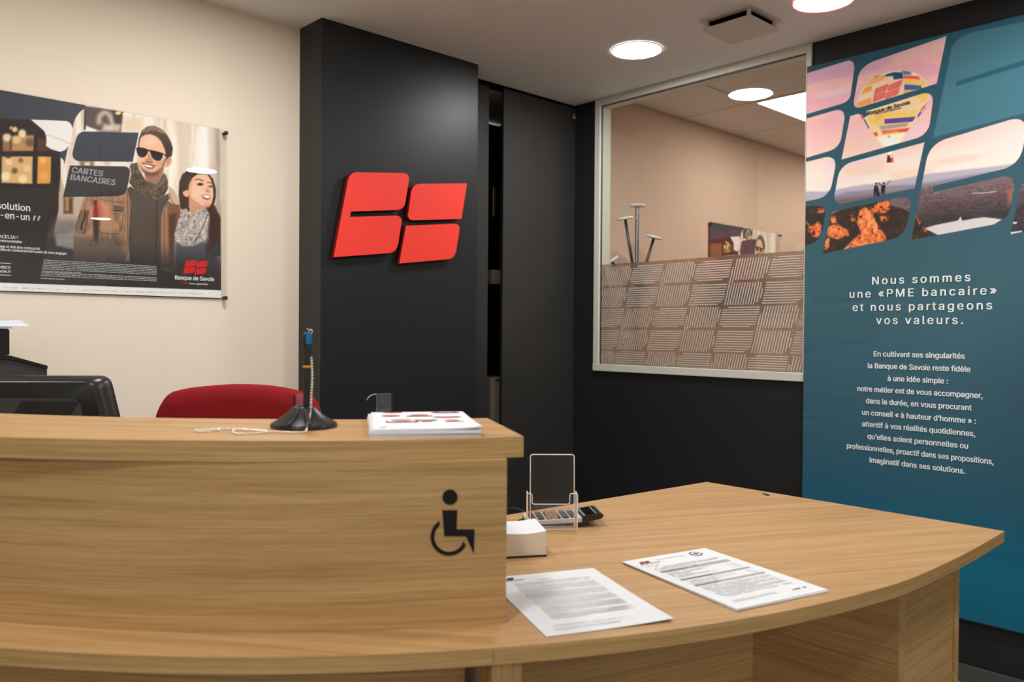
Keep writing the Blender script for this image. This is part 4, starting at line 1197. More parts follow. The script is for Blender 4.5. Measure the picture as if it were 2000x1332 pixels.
# lit shop front at the left
DK = (41, 35, 31)
pic.poly([(-1200, 440), (440, 468), (640, 640), (668, 715), (660, 850), (740, 900), (872, 940), (872, 1500), (-1200, 1500)], DK, 1.0)
pic.poly([(170, 710), (500, 690), (490, 925), (165, 930)], (176, 140, 92), 2.5)
pic.poly([(540, 740), (665, 760), (655, 860), (730, 925), (545, 930)], (94, 62, 42), 2.5)
pic.poly([(25, 1005), (475, 998), (470, 1400), (20, 1385)], (206, 172, 122), 2)
pic.poly([(540, 1000), (742, 1005), (735, 1395), (530, 1400)], (208, 152, 76), 1.5)
pic.poly([(40, 690), (150, 690), (150, 930), (40, 930)], (150, 118, 84), 3)
pic.poly([(-1000, 560), (-60, 600), (-60, 1400), (-1000, 1400)], (150, 110, 66), 4)
for q in range(-9, 0): pic.poly([(q * 110 - 30, 540), (q * 110, 540), (q * 110, 1420), (q * 110 - 30, 1420)], DK, 1.5, 0.9)
for bx, by, r, c_ in ((320, 670, 58, (255, 238, 200)), (215, 612, 40, (250, 214, 150)), (160, 590, 26, (226, 160, 100)), (100, 728, 58, (238, 218, 186)), (240, 760, 60, (220, 192, 140)), (80, 860, 40, (170, 100, 76)),
                      (130, 1080, 50, (232, 204, 160)), (300, 1060, 36, (120, 100, 74)), (210, 1210, 44, (100, 84, 64)), (390, 1180, 50, (222, 196, 150)), (80, 1290, 60, (246, 224, 184)), (330, 1330, 60, (240, 214, 164)), (620, 1060, 46, (232, 186, 110)), (120, 990, 40, (60, 48, 40)), (430, 800, 60, (100, 84, 62)), (640, 1290, 60, (222, 170, 92))):
    pic.blob(bx, by, r, r, c_, 0.35, 0.85)
pic.poly([(165, 930), (875, 938), (860, 1000), (155, 995)], DK, 1)
pic.poly([(490, 680), (545, 690), (535, 1410), (475, 1410)], DK, 1.5)
pic.poly([(740, 930), (872, 940), (872, 1500), (735, 1500)], DK, 1)
pic.zoom(*ZG)
pic.poly([(-900, 150), (560, 152), (560, 640), (-900, 640)], (52, 47, 44), 2)
pic.poly([(545, 80), (645, 130), (640, 400), (580, 640), (545, 640)], (50, 43, 39), 2)
# pavement between shop front and man
pic.poly([(645, 130), (660, 40), (720, 245), (900, 245), (900, 560), (700, 640), (600, 640), (635, 400)], (186, 170, 154), 2.5)
pic.poly([(690, 250), (790, 250), (790, 430), (690, 430)], (84, 64, 48), 3, 0.9); pic.poly([(710, 250), (745, 250), (745, 400), (710, 400)], (186, 146, 92), 2.5, 0.9)
pic.poly([(600, 480), (900, 500), (900, 680), (520, 680)], (112, 106, 104), 9, 0.75)
# man: jacket, sweater
pic.zoom(*ZD)
LB, DB = (170, 136, 108), (96, 72, 56)
pic.poly([(285, 60), (560, 20), (830, 20), (862, 130), (866, 420), (840, 760), (780, 900), (150, 900), (150, 590), (175, 480), (225, 270)], LB, 1.2)
nj = vnoise(x / 5.0, y / 17.0, 5) * 0.6 + vnoise(x / 2.2, y / 6.0, 8) * 0.4
sel, mk = pic.mask([(285, 60), (830, 20), (866, 420), (840, 700), (150, 700), (175, 480)], 1.5)
pic.put(sel, mk * 0.5 * np.clip(nj[sel] * 2 - 0.7, 0, 1), DB)
pic.poly([(400, 140), (440, 130), (470, 420), (450, 650), (400, 640), (390, 400)], (66, 52, 44), 2, 0.9)
pic.poly([(240, 260), (335, 250), (345, 290), (290, 545), (175, 500)], (120, 94, 76), 1.5, 0.8)
pic.stroke([(298, 268), (290, 350), (255, 420), (245, 500)], 16, (34, 28, 26)); pic.stroke([(240, 270), (180, 500), (285, 545)], 8, (70, 54, 44)); pic.stroke([(335, 262), (290, 545)], 8, (70, 54, 44))
pic.poly([(640, 195), (770, 215), (762, 275), (645, 262)], (104, 84, 70), 1, 0.9); pic.stroke([(650, 262), (740, 268)], 12, (58, 46, 40)); pic.stroke([(480, 120), (640, 150), (790, 162)], 6, (84, 62, 48))
pic.stroke([(770, 215), (745, 490), (690, 550), (500, 535), (470, 500)], 7, (84, 66, 54)); pic.stroke([(640, 300), (740, 300)], 6, (90, 70, 58))
pic.stroke([(640, 400), (634, 520)], 5, (120, 96, 78), 0.7)
pic.poly([(800, 20), (850, 30), (862, 200), (862, 420), (830, 640), (800, 700), (795, 400)], (142, 112, 88), 1.2)
for k in range(4): pic.stroke([(800 + 16 * k, 60), (806 + 17 * k, 300), (800 + 14 * k, 640)], 5, (84, 64, 50) if k % 2 else (196, 160, 128), 0.8)
pic.zoom(*ZE)
pic.poly([(285, 210), (300, 170), (365, 75), (420, 110), (515, 130), (530, 260), (480, 420), (450, 560), (440, 900), (290, 900), (280, 400)], (126, 94, 72), 1.2)
pic.poly([(285, 210), (365, 110), (376, 300), (378, 560), (390, 850), (285, 850)], (158, 122, 96), 2, 0.8)
for k in range(3): pic.stroke([(300 + 22 * k, 200 - 20 * k), (298 + 24 * k, 450), (300 + 26 * k, 760)], 6, (206, 170, 138) if k != 1 else (96, 72, 56), 0.6, 1.2)
pic.poly([(375, 40), (380, -110), (440, -60), (500, 60), (526, 130), (455, 130), (380, 80)], (196, 172, 148), 1.0); pic.stroke([(385, -20), (410, 70), (460, 125), (522, 130)], 8, (92, 66, 52))
pic.poly([(376, 250), (470, 230), (460, 450), (400, 800), (384, 560)], (84, 60, 46), 3, 0.8)
pic.zoom(*ZCm)
pic.poly([(110, 880), (160, 850), (300, 940), (480, 1010), (625, 940), (640, 1000), (560, 1120), (535, 1250), (540, 2250), (180, 2250), (130, 1500), (165, 1040)], (86, 76, 68), 1.2)
nk = vnoise(x / 1.6, y / 1.6, 21)
sel, mk = pic.mask([(160, 900), (625, 940), (540, 1300), (540, 2100), (200, 2100)], 2); pic.put(sel, mk * 0.18 * nk[sel], (140, 126, 112))
pic.stroke([(482, 1000), (480, 1400), (470, 2200)], 14, (52, 44, 40), 0.7, 1.0)
# man: head
SK, SKD = (222, 178, 148), (150, 104, 80)
pic.poly([(330, 690), (575, 640), (540, 720), (480, 835), (350, 800)], (158, 118, 94), 1.5)
pic.poly([(250, 372), (262, 250), (300, 160), (365, 108), (450, 100), (540, 140), (610, 210), (655, 290), (680, 370), (668, 470), (640, 500), (600, 540), (560, 420), (540, 300), (400, 205), (290, 240), (268, 380)], (84, 66, 54), 1.2)
pic.poly([(262, 372), (282, 262), (330, 214), (405, 204), (480, 236), (545, 300), (585, 390), (602, 480), (588, 570), (560, 640), (505, 700), (425, 722), (352, 712), (300, 660), (262, 575), (245, 490), (252, 420)], SK, 0.9)
pic.poly([(300, 165), (365, 110), (450, 102), (540, 142), (612, 212), (560, 200), (470, 160), (400, 150), (330, 190)], (140, 118, 102), 1.2, 0.9)
for k in range(6): pic.stroke([(330 + 32 * k, 190 - 22 * math.sin(k * 0.4)), (345 + 34 * k, 160), (380 + 33 * k, 130 + 12 * k)], 6, (182, 160, 142) if k % 2 else (62, 46, 38), 0.7)
pic.poly([(545, 290), (640, 300), (680, 380), (665, 470), (610, 480), (590, 400)], (66, 52, 44), 1.5)
pic.poly([(600, 560), (612, 512), (648, 482), (668, 500), (662, 565), (625, 610), (592, 612)], (206, 158, 128), 0.9); pic.stroke([(612, 560), (640, 520), (654, 510)], 9, (150, 104, 82), 0.7)
pic.poly([(265, 575), (300, 655), (352, 708), (425, 722), (505, 700), (562, 638), (590, 560), (606, 470), (570, 540), (540, 610), (480, 660), (420, 676), (360, 668), (310, 630)], (126, 88, 68), 2.2, 0.85)
pic.poly([(330, 655), (420, 690), (520, 660), (500, 705), (425, 726), (350, 714)], (98, 68, 54), 2.5, 0.7)
pic.poly([(460, 520), (560, 520), (560, 600), (480, 640)], (196, 146, 116), 4, 0.6); pic.blob(400, 290, 90, 60, (236, 198, 170), 0.7, 0.7); pic.blob(290, 520, 30, 40, (226, 180, 150), 0.6, 0.7)
pic.poly([(338, 520), (372, 500), (375, 440), (410, 480), (440, 530), (420, 560), (372, 548), (345, 545)], (186, 134, 106), 1.8, 0.85); pic.poly([(345, 535), (430, 548), (438, 562), (380, 560), (340, 548)], (104, 68, 54), 1.2, 0.8)
pic.poly([(290, 548), (350, 565), (420, 580), (470, 592), (460, 606), (380, 590), (300, 562)], (92, 62, 50), 1, 0.9)
pic.poly([(312, 566), (370, 580), (455, 600), (435, 632), (380, 630), (335, 606)], (120, 66, 58), 0.8); pic.poly([(326, 574), (380, 586), (440, 602), (428, 616), (380, 614), (338, 598)], (246, 240, 232), 0.6)
pic.stroke([(340, 620), (390, 646), (440, 636)], 12, (190, 128, 106), 0.7)
GL = (20, 20, 21)
pic.poly([(228, 372), (262, 364), (320, 372), (380, 396), (374, 425), (350, 470), (322, 490), (285, 490), (250, 462), (234, 420)], GL, 0.6)
pic.poly([(392, 402), (450, 408), (520, 424), (560, 446), (552, 490), (530, 526), (498, 534), (450, 518), (420, 478), (402, 430)], GL, 0.6)
pic.poly([(370, 394), (412, 402), (412, 418), (372, 412)], GL, 0.6); pic.stroke([(545, 444), (580, 460), (608, 470)], 20, GL); pic.blob(572, 460, 12, 9, (190, 160, 110), 0.4)
pic.blob(300, 450, 36, 20, (44, 56, 54), 0.8, 0.6); pic.blob(490, 490, 40, 20, (44, 56, 54), 0.8, 0.6)
# scarf of the man
SC = [(150, 600), (170, 566), (220, 562), (242, 552), (262, 640), (300, 700), (345, 780), (480, 832), (545, 720), (566, 680), (600, 720), (622, 790), (620, 880), (575, 960), (500, 1002), (400, 992), (300, 950), (210, 880), (140, 800), (168, 700)]
pic.poly(SC, (70, 56, 50), 1.0)
sel, mk = pic.mask(SC, 1.0)
xs, ys = x[sel], y[sel]; a_ = (xs - 262) * 0.62 + (ys - 330) * 0.78; b_ = (xs - 262) * 0.78 - (ys - 330) * 0.62
dots = np.clip(np.sin(a_ * 1.55) * np.sin(b_ * 1.9) * 2.2 - 0.35, 0, 1) * (0.35 + 0.65 * vnoise(xs / 6, ys / 6, 2))
pic.put(sel, mk * dots * 0.85, (222, 196, 150))
pic.put(sel, mk * np.clip(vnoise(b_ / 4.0, a_ / 12.0, 4) * 1.6 - 0.9, 0, 1) * 0.6, (36, 30, 28))
pic.poly([(345, 780), (480, 832), (560, 700), (610, 760), (540, 850), (470, 900), (400, 870)], (112, 98, 86), 3, 0.55)
for k in range(5): pic.stroke([(420 + 35 * k, 900 - 20 * k), (500 + 24 * k, 860 - 30 * k), (560 + 12 * k, 760 - 16 * k)], 6, (150, 134, 116), 0.5, 1)
# woman
HR = (70, 52, 42)
pic.poly([(870, 655), (940, 660), (1040, 690), (1130, 700), (1180, 760), (1215, 880), (1215, 980), (1190, 1080), (1240, 1180), (1275, 1240), (1275, 1700), (1150, 1750), (1130, 1400), (1060, 1150), (880, 1160), (780, 1130), (755, 960), (762, 800), (800, 700)], HR, 1.2)
for k in range(8): pic.stroke([(850 + 26 * k, 668), (800 + 12 * k, 780), (775 + 8 * k, 1000), (790 + 10 * k, 1110)], 6, (112, 84, 66) if k % 2 else (46, 34, 28), 0.55, 1.2)
for k in range(6): pic.stroke([(1180 + 6 * k, 1090), (1205 + 12 * k, 1250), (1180 + 20 * k, 1500)], 7, (120, 92, 74) if k % 2 else (44, 34, 30), 0.6, 1.2)
WS = (226, 184, 156)
pic.poly([(880, 960), (1060, 1080), (1110, 1110), (1020, 1180), (910, 1230), (880, 1100)], (196, 150, 122), 1.2)
pic.poly([(930, 740), (990, 700), (1110, 705), (1160, 780), (1180, 880), (1186, 960), (1165, 1060), (1128, 1104), (1060, 1090), (970, 1040), (900, 985), (872, 920), (885, 820)], WS, 0.9)
pic.poly([(804, 925), (840, 896), (884, 900), (884, 970), (850, 982), (815, 960)], (220, 174, 146), 0.9)
pic.blob(990, 930, 70, 60, (236, 196, 168), 0.7, 0.7); pic.poly([(885, 820), (930, 745), (900, 900), (905, 985), (875, 925)], (190, 144, 116), 3, 0.7); pic.poly([(1060, 1040), (1160, 1060), (1128, 1104), (1060, 1092)], (206, 160, 132), 3, 0.7)
pic.stroke([(955, 772), (1000, 760), (1060, 784)], 12, (84, 58, 46), 0.9); pic.stroke([(1108, 806), (1140, 800), (1160, 812)], 11, (84, 58, 46), 0.9)
pic.poly([(985, 828), (1020, 812), (1058, 826), (1040, 842), (1005, 840)], (52, 38, 34), 0.8); pic.poly([(1120, 846), (1150, 840), (1172, 858), (1150, 866)], (52, 38, 34), 0.8); pic.stroke([(982, 826), (1020, 808), (1062, 824)], 7, (40, 28, 26))
pic.poly([(1085, 900), (1110, 850), (1130, 880), (1140, 912), (1110, 918)], (204, 156, 128), 1.8, 0.9); pic.poly([(1085, 902), (1140, 914), (1130, 924), (1095, 914)], (140, 92, 76), 1, 0.8)
pic.poly([(1032, 962), (1090, 948), (1146, 958), (1140, 1000), (1110, 1018), (1060, 990)], (150, 70, 66), 0.8); pic.poly([(1046, 964), (1095, 956), (1140, 964), (1132, 992), (1100, 998), (1066, 978)], (248, 244, 238), 0.6); pic.stroke([(1050, 990), (1100, 1016), (1140, 1004)], 12, (188, 96, 88), 0.9)
# her scarf and coat
pic.zoom(*ZE)
SF = [(525, 235), (545, 190), (600, 170), (640, 250), (650, 275), (740, 190), (850, 180), (880, 240), (890, 330), (870, 480), (800, 570), (690, 640), (560, 640), (470, 590), (450, 500), (480, 380)]
pic.poly([(440, 560), (520, 560), (800, 560), (1010, 600), (1010, 1200), (430, 1200)], (70, 76, 88), 8, 0.85)
pic.poly(SF, (176, 170, 164), 1.2)
sel, mk = pic.mask(SF, 1.2); n5 = vnoise(x[sel] / 3.2 + y[sel] / 6, y[sel] / 4.0, 31); n6 = vnoise(x[sel] / 7.0, y[sel] / 5.0, 33)
pic.put(sel, mk * np.clip(n5 * 2.6 - 1.5, 0, 1) * 0.8, (104, 96, 90)); pic.put(sel, mk * np.clip(n6 * 2.6 - 1.5, 0, 1) * 0.7, (224, 216, 206))
pic.stroke([(640, 270), (600, 360), (520, 430), (470, 440)], 9, (110, 102, 96), 0.8); pic.stroke([(860, 240), (800, 400), (720, 560), (690, 640)], 11, (90, 84, 82), 0.8); pic.stroke([(740, 200), (690, 300), (620, 420), (560, 520)], 8, (226, 220, 212), 0.6)
pic.stroke([(455, 470), (500, 540), (600, 540)], 9, (228, 222, 214), 0.6); pic.blob(872, 352, 16, 22, (232, 120, 48), 0.3); pic.blob(580, 485, 14, 12, (214, 190, 110), 0.4); pic.blob(800, 465, 12, 22, (210, 200, 160), 0.4); pic.blob(548, 205, 14, 18, (220, 150, 110), 0.4, 0.8)
pic.poly([(880, 300), (1000, 240), (1000, 560), (900, 700), (850, 790), (830, 700)], HR, 3, 0.8)
# lower part of the sheet fades into the dark base
pic.zoom(0, 0, 1)
base = np.array((60, 55, 53.0)); ylim = 452 + 0.03 * x
f = np.clip((y - ylim) / 70.0, 0, 1); f = f * f * (3 - 2 * f); pic.c[:] = pic.c * (1 - 0.93 * f[:, None]) + base * 0.93 * f[:, None]
pic.poly([(96, 456), (160, 460), (240, 462), (240, 552), (74, 552)], (72, 74, 80), 6, 0.45)
pic.zoom(*ZG); pic.poly([(-1200, 620), (520, 640), (408, 1240), (-1200, 1240)], (56, 51, 49), 0.8, 0.95)
# layout blocks over the photograph
pic.zoom(*ZBk)
SB = outline([('L', (290, 424)), ('L', (957, 438)), ('L', (882, 800)), ('L', (235, 792)), ('Q', (132, 788), (136, 690)), ('L', (176, 530)), ('Q', (205, 424), (290, 424))])
pic.poly(SB, SL, 0.6)
CB = outline([('L', (105, 845)), ('L', (770, 856)), ('Q', (868, 860), (846, 960)), ('L', (815, 1120)), ('Q', (795, 1222), (690, 1224)), ('L', (20, 1236))])
pic.poly(CB, (50, 46, 46), 0.6, 0.9)
# white strip along the bottom, thin printed rule in it
pic.zoom(0, 0, 1)
pic.poly([(-300, 541.5), (428, 566.9), (440, 567.3), (440, 600), (-300, 600)], (226, 226, 220), 0.5)
sel, mk = pic.mask([(-300, 551.0), (410, 573.6), (410, 575.2), (-300, 552.4)], 0.4); pic.put(sel, mk * 0.5 * (vnoise(x[sel] / 2.0, y[sel] * 0, 6) > 0.4), (150, 148, 144))
pic.c[:] = 255 * 1.16 * np.clip(pic.c / 255.0, 0, 1) ** 1.12
pm = pic.mesh('print', nu, nv)

def copy_tree(o, parent=None):
    c = o.copy(); col.objects.link(c); c.parent = parent
    for ch in o.children: copy_tree(ch, c)
    return c
ps_ = thing('wall_poster', 'glazed advertising poster of a couple with sunglasses and scarves on the beige wall', 'poster', ((PXL + PXR) / 2, YB, PZB))
pr = link('print', pm, M['print'], ps_)
TL = plane_y(YPR, 0.0008)
def line_y(body, p0, p1, cap_px, T=TL, Y=YPR, **kw):
    a, b = ony(*p0, Y), ony(*p1, Y); m_ = ((p0[0] + p1[0]) / 2, (p0[1] + p1[1]) / 2)
    cap = ony(m_[0], m_[1] - cap_px, Y)[2] - ony(m_[0], m_[1], Y)[2]
    return fit_text(body, a[0], b[0], (a[2] + b[2]) / 2, cap, T, **kw)
def zp(z, X, Y): return (z[0] + X / z[2], z[1] + Y / z[2])
W_, GY, RD = [], [], []
GY.append(line_y('CARTES', zp(ZBk, 130, 960), zp(ZBk, 515, 956), 11.0, bold=0.02, shear=0.2)); GY.append(line_y('BANCAIRES', zp(ZBk, 108, 1059), zp(ZBk, 668, 1056), 11.0, bold=0.02, shear=0.2))
W_.append(line_y('solution', zp(ZG, -36, 372), zp(ZG, 325, 405), 13.0, bold=0.012)); W_.append(line_y('tout-en-un', zp(ZG, -182, 458), zp(ZG, 318, 505), 13.0, bold=0.012))
GY.append(line_y('”', zp(ZG, 354, 592), zp(ZG, 440, 600), 26.0))
W_.append(line_y('FACELIA', zp(ZG, -42, 690), zp(ZG, 163, 703), 6.2, bold=0.014)); W_.append(line_y('(1)', zp(ZG, 166, 692), zp(ZG, 200, 694), 3.6))
W_.append(line_y('Crédit renouvelable', zp(ZG, -120, 727), zp(ZG, 236, 748), 5.2, bold=0.012))
W_.append(line_y('Un crédit vous engage et doit être remboursé.', zp(ZG, -330, 776), zp(ZG, 437, 822), 5.2, bold=0.014))
W_.append(line_y('Vérifiez vos capacités de remboursement avant de vous engager.', zp(ZG, -290, 812), zp(ZG, 727, 876), 5.2, bold=0.014))
W_.append(line_y('FRANCE', zp(ZG, -45, 1020), zp(ZG, 113, 1030), 5.6, bold=0.012)); W_.append(line_y('banque-de-savoie.fr', zp(ZG, -330, 1048), zp(ZG, 116, 1074), 5.6, bold=0.012))
W_.append(line_y('Banque de Savoie', zp(ZE, 455, 1050), zp(ZE, 937, 1072), 7.6, bold=0.022)); W_.append(line_y('nous rapproche', zp(ZE, 630, 1112), zp(ZE, 858, 1120), 3.4, bold=0.012)); RD.append(line_y('TOUT', zp(ZE, 535, 1108), zp(ZE, 620, 1112), 4.4, bold=0.014))
LEGAL = ['(1) Carte permettant de payer soit au comptant comme une carte de paiement classique, soit à crédit par l’intermédiaire du crédit renouvelable associé.',
         'Le choix du mode de règlement à crédit est un service pour : les retraits d’espèces et les paiements de proximité en France, les paiements à distance,',
         'sous réserve de disponibilité du service chez les commerçants, les paiements depuis une solution de paiement mobile agréée par l’émetteur, sous',
         'réserve de disponibilité du service. Vous exprimez votre choix lors du règlement de votre achat ou du retrait au distributeur de billets. Conformément',
         'à la loi, à défaut de choix, l’opération sera effectuée au comptant. Le crédit renouvelable peut être associé avec la carte bancaire, il peut',
         'également être utilisé par virement sur votre compte de dépôt ou par émission de chèques. Pour plus d’information, reportez-vous à la brochure',
         'commerciale de votre agence Banque de Savoie.',
         'La Banque de Savoie, intermédiaire de crédit, distribue un crédit renouvelable pour le compte du Financement, société anonyme à conseil d’administration',
         'au capital de 73 801 950 euros, RCS Paris, siège social : 50, avenue Pierre Mendès France, 75013 Paris, intermédiaire d’assurance,',
         'immatriculée sous le numéro 07 022 393, le crédit est accordé sous réserve d’acceptation par le Financement et après expiration',
         'du délai légal de rétractation.']
for k, s in enumerate(LEGAL):
    tt = k / 10.0
    p0 = (358 / 4.167 - tt * 28 / 4.167, 480 + (120 + 150 * tt) / 4.167); p1 = (1274 / 4.167, 480 + (172 + 122 * tt) / 4.167)
    if k in (6, 10):
        fr_ = 0.34 if k == 6 else 0.21; p1 = (p0[0] + (p1[0] - p0[0]) * fr_, p0[1] + (p1[1] - p0[1]) * fr_)
    W_.append(line_y(s, p0, p1, 2.0, bold=0.004))
join_meshes('lettering', W_, M['lettering_white'], ps_); join_meshes('lettering', GY, M['lettering_grey'], ps_); join_meshes('lettering', RD, M['lettering_red'], ps_)
q0, q1 = ony(*zp(ZE, 555, 985), YPR), ony(*zp(ZE, 860, 822), YPR)
flat_polys('emblem', emblem_polys(q0[0], q0[2], q1[0], q1[2]), TL, M['poster_red'], ps_)
bars = []
for yy in (970, 1098):
    a, b = ony(*zp(ZG, -330, yy - 9), YPR), ony(*zp(ZG, 117, yy + 3), YPR); bars.append([(a[0], b[2]), (b[0], b[2]), (b[0], b[2] + 0.0018), (a[0], b[2] + 0.0018)])
flat_polys('rule', bars, TL, M['lettering_white'], ps_)
box('backing_board', (PXL - 0.015, YPR + 0.0004, PZB - 0.004), (1.2405, YPR + 0.003, PZT + 0.001), M['poster_glass'], ps_)
box('edge_shadow_gap', (PXL - 0.01, YPR + 0.0032, PZB - 0.002), (PXR, YPR + 0.0045, PZT), M['plastic_matt'], ps_)
gp = box('clear_panel', (PXL - 0.018, 2.8075, PZB - 0.0045), (1.2425, 2.8115, PZT + 0.0015), M['poster_glass'], ps_, bevel=0.0006, seg=1)
for sx, sz in ((1.2335, 1.886), (1.2335, 1.3035), (PXL - 0.009, 1.886), (PXL - 0.009, 1.3035)):
    TSd = frame((sx, YB - 0.0005, sz), (1, 0, 0), (0, 0, 1), (0, -1, 0))
    lathe('stud', [(0.0, 0.0), (0.006, 0.0), (0.006, 0.0165), (0.0072, 0.0175), (0.0072, 0.0235), (0.0055, 0.0258), (0.003, 0.0255), (0.0, 0.0245)], M['dark_metal'], ps_, TSd, 24)
p2 = copy_tree(ps_); p2['label'] = 'second poster of the same couple hanging inside the office, seen through the glass partition'
p2.location = (ps_.location[0] + 4.29 - PXL, 2.825, ps_.location[2] - 0.03)
ps_['group'] = p2['group'] = 'posters of the couple'

# ---- fabric banner on the right wall
XB = 3.0305
BYL, BYR, BZB, BZT = 1.556, 0.560, 0.222, 2.234
nu = 500
def zrow(a, b, n): return np.linspace(a, b, n, endpoint=False)
zs = np.r_[zrow(BZB, 1.30, 240), np.linspace(1.30, BZT, 480)]
nv = len(zs)
uu, vv = np.meshgrid(np.linspace(BYL, BYR, nu), zs)
bp = Picture(np.c_[np.full(uu.size, XB), uu.ravel(), vv.ravel()])
x, y, z = bp.x, bp.y, bp.v[:, 2]; yy_ = bp.v[:, 1]
# photograph layer: sky
sky = np.array([(1.55, 254, 247, 226), (1.66, 253, 239, 222), (1.80, 249, 218, 206), (1.92, 243, 194, 188), (2.02, 242, 178, 180), (2.12, 230, 170, 188), (2.24, 210, 164, 192)], float)
sh = z + 0.03 * (vnoise(yy_ * 6, z * 22, 1) - 0.5) * 2
bp.c[:] = np.stack([np.interp(sh, sky[:, 0], sky[:, k + 1]) for k in range(3)], 1)
cl_ = np.clip(vnoise(yy_ * 5 + 3, z * 26, 12) * 0.6 + vnoise(yy_ * 11, z * 60, 13) * 0.4 - 0.52, 0, 1) * 3.2
cl_ *= np.clip((z - 1.72) / 0.12, 0, 1); cl_ = np.clip(cl_, 0, 0.8)[:, None]
bp.c[:] = bp.c * (1 - cl_) + np.array((216, 206, 220)) * cl_
cl_ = (np.clip(vnoise(yy_ * 6 + 9, z * 34, 17) - 0.55, 0, 1) * 2.4 * np.clip((z - 1.68) / 0.1, 0, 1))[:, None]; cl_ = np.clip(cl_, 0, 0.5)
bp.c[:] = bp.c * (1 - cl_) + np.array((253, 198, 172)) * cl_
# mountains, valley, lake, rocks
Z8 = (1570, 330, 4.651); bp.zoom(*Z8)
bp.poly([(-60, 215), (60, 200), (180, 205), (300, 185), (420, 160), (560, 140), (640, 135), (760, 110), (900, 88), (1030, 62), (1150, 40), (1300, 25), (1500, 0), (1700, -22), (1850, -40), (2200, -90), (3800, -330), (3800, 400), (-60, 400)], (176, 172, 184), 2.5)
bp.poly([(-60, 300), (100, 285), (250, 250), (400, 205), (520, 200), (640, 185), (800, 150), (1000, 140), (1150, 120), (1300, 90), (1600, 40), (1850, 10), (2200, -30), (3800, -240), (3800, 500), (-60, 500)], (138, 132, 148), 3)
bp.poly([(-60, 340), (300, 270), (500, 250), (760, 215), (1000, 190), (1150, 160), (1400, 120), (1850, 60), (2200, 20), (3800, -160), (3800, 900), (-60, 900)], (118, 98, 100), 4)
sel = np.nonzero((y > 360) & (z < 1.72) & (z > 1.2))[0]
bp.poly([(1000, 330), (1200, 290), (1500, 260), (1900, 200), (3800, 160), (3800, 900), (1000, 900)], (84, 70, 72), 12, 0.9)
bp.poly([(1000, 440), (1300, 400), (1600, 380), (1900, 330), (3800, 290), (3800, 900), (1000, 900)], (60, 54, 58), 10, 0.9)
sel, mk = bp.mask([(760, 240), (1100, 150), (3800, 30), (3800, 900), (760, 900)], 4)
nn = vnoise(x[sel] / 3.5, y[sel] / 1.6, 41) * 0.5 + vnoise(x[sel] / 9, y[sel] / 3.0, 43) * 0.5
bp.put(sel, mk * np.clip(nn * 2 - 0.9, 0, 1) * 0.45, (40, 36, 40)); bp.put(sel, mk * np.clip(0.9 - nn * 2, 0, 1) * 0.30, (140, 116, 114))
bp.stroke([(1530, 222), (1660, 215), (1745, 204)], 7, (226, 206, 200), 0.8); bp.stroke([(1180, 226), (1232, 222)], 5, (206, 190, 186), 0.7)
bp.poly([(1850, 200), (1905, 180), (1900, 270), (1860, 330)], (206, 110, 70), 5, 0.6)
bp.poly([(1090, 540), (1200, 508), (1290, 490), (1400, 468), (1424, 432), (1440, 470), (1540, 450), (1640, 438), (1760, 452), (1800, 460), (1700, 520), (1230, 610), (1160, 570)], (206, 200, 198), 1.2)
bp.poly([(1890, 480), (1940, 482), (1930, 498), (1890, 500)], (214, 208, 206), 1); bp.poly([(1870, 575), (1980, 560), (1980, 585), (1870, 600)], (214, 208, 206), 1)
RK = [(-40, 330), (190, 330), (240, 420), (400, 345), (560, 320), (700, 285), (760, 285), (800, 340), (900, 360), (970, 400), (1000, 420), (1040, 440), (1080, 510), (1120, 560), (1240, 610), (1200, 700), (900, 780), (-40, 900)]
bp.poly(RK, (56, 48, 42), 1.2)
sel, mk = bp.mask(RK, 1.2)
nr_ = vnoise(x[sel] / 9.0, y[sel] / 9.0, 51) * 0.5 + vnoise(x[sel] / 3.6, y[sel] / 3.0, 52) * 0.32 + vnoise(x[sel] / 1.6, y[sel] / 1.6, 53) * 0.18
bp.put(sel, mk * np.clip((nr_ - 0.52) * 6, 0, 1) * 0.5, (92, 66, 48))
def rock(pts, th=0.40):
    s_, m_ = bp.mask(pts, 2.0)
    n_ = vnoise(x[s_] / 6.0, y[s_] / 9.0, 61) * 0.5 + vnoise(x[s_] / 2.4, y[s_] / 3.0, 62) * 0.5
    bp.put(s_, m_ * np.clip((n_ - th + 0.18) * 6, 0, 1), (222, 112, 62)); bp.put(s_, m_ * np.clip((n_ - th - 0.16) * 6, 0, 1) * 0.8, (250, 164, 108)); bp.put(s_, m_ * np.clip((th - n_ - 0.02) * 8, 0, 1), (84, 46, 34))
rock([(510, 380), (560, 345), (620, 400), (650, 470), (690, 540), (740, 600), (750, 660), (520, 700), (360, 735), (430, 660), (520, 580), (480, 480)], 0.30)
rock([(610, 350), (680, 305), (760, 290), (800, 345), (740, 400), (660, 400), (610, 395)], 0.40)
rock([(210, 520), (300, 500), (400, 560), (410, 600), (300, 640), (210, 600)], 0.38); rock([(190, 660), (230, 620), (230, 720), (185, 740)], 0.4); rock([(240, 440), (280, 430), (300, 490), (250, 490)], 0.4)
rock([(20, 480), (70, 520), (130, 480), (160, 520), (150, 610), (90, 620), (40, 560)], 0.36); rock([(420, 420), (460, 430), (470, 480), (430, 470)], 0.4); rock([(130, 365), (185, 360), (180, 395), (120, 400)], 0.45)
rock([(1015, 425), (1035, 450), (1060, 480), (1050, 500)], 0.3); rock([(1085, 530), (1110, 560), (1100, 575)], 0.3); rock([(690, 430), (770, 430), (760, 470), (700, 480)], 0.5)
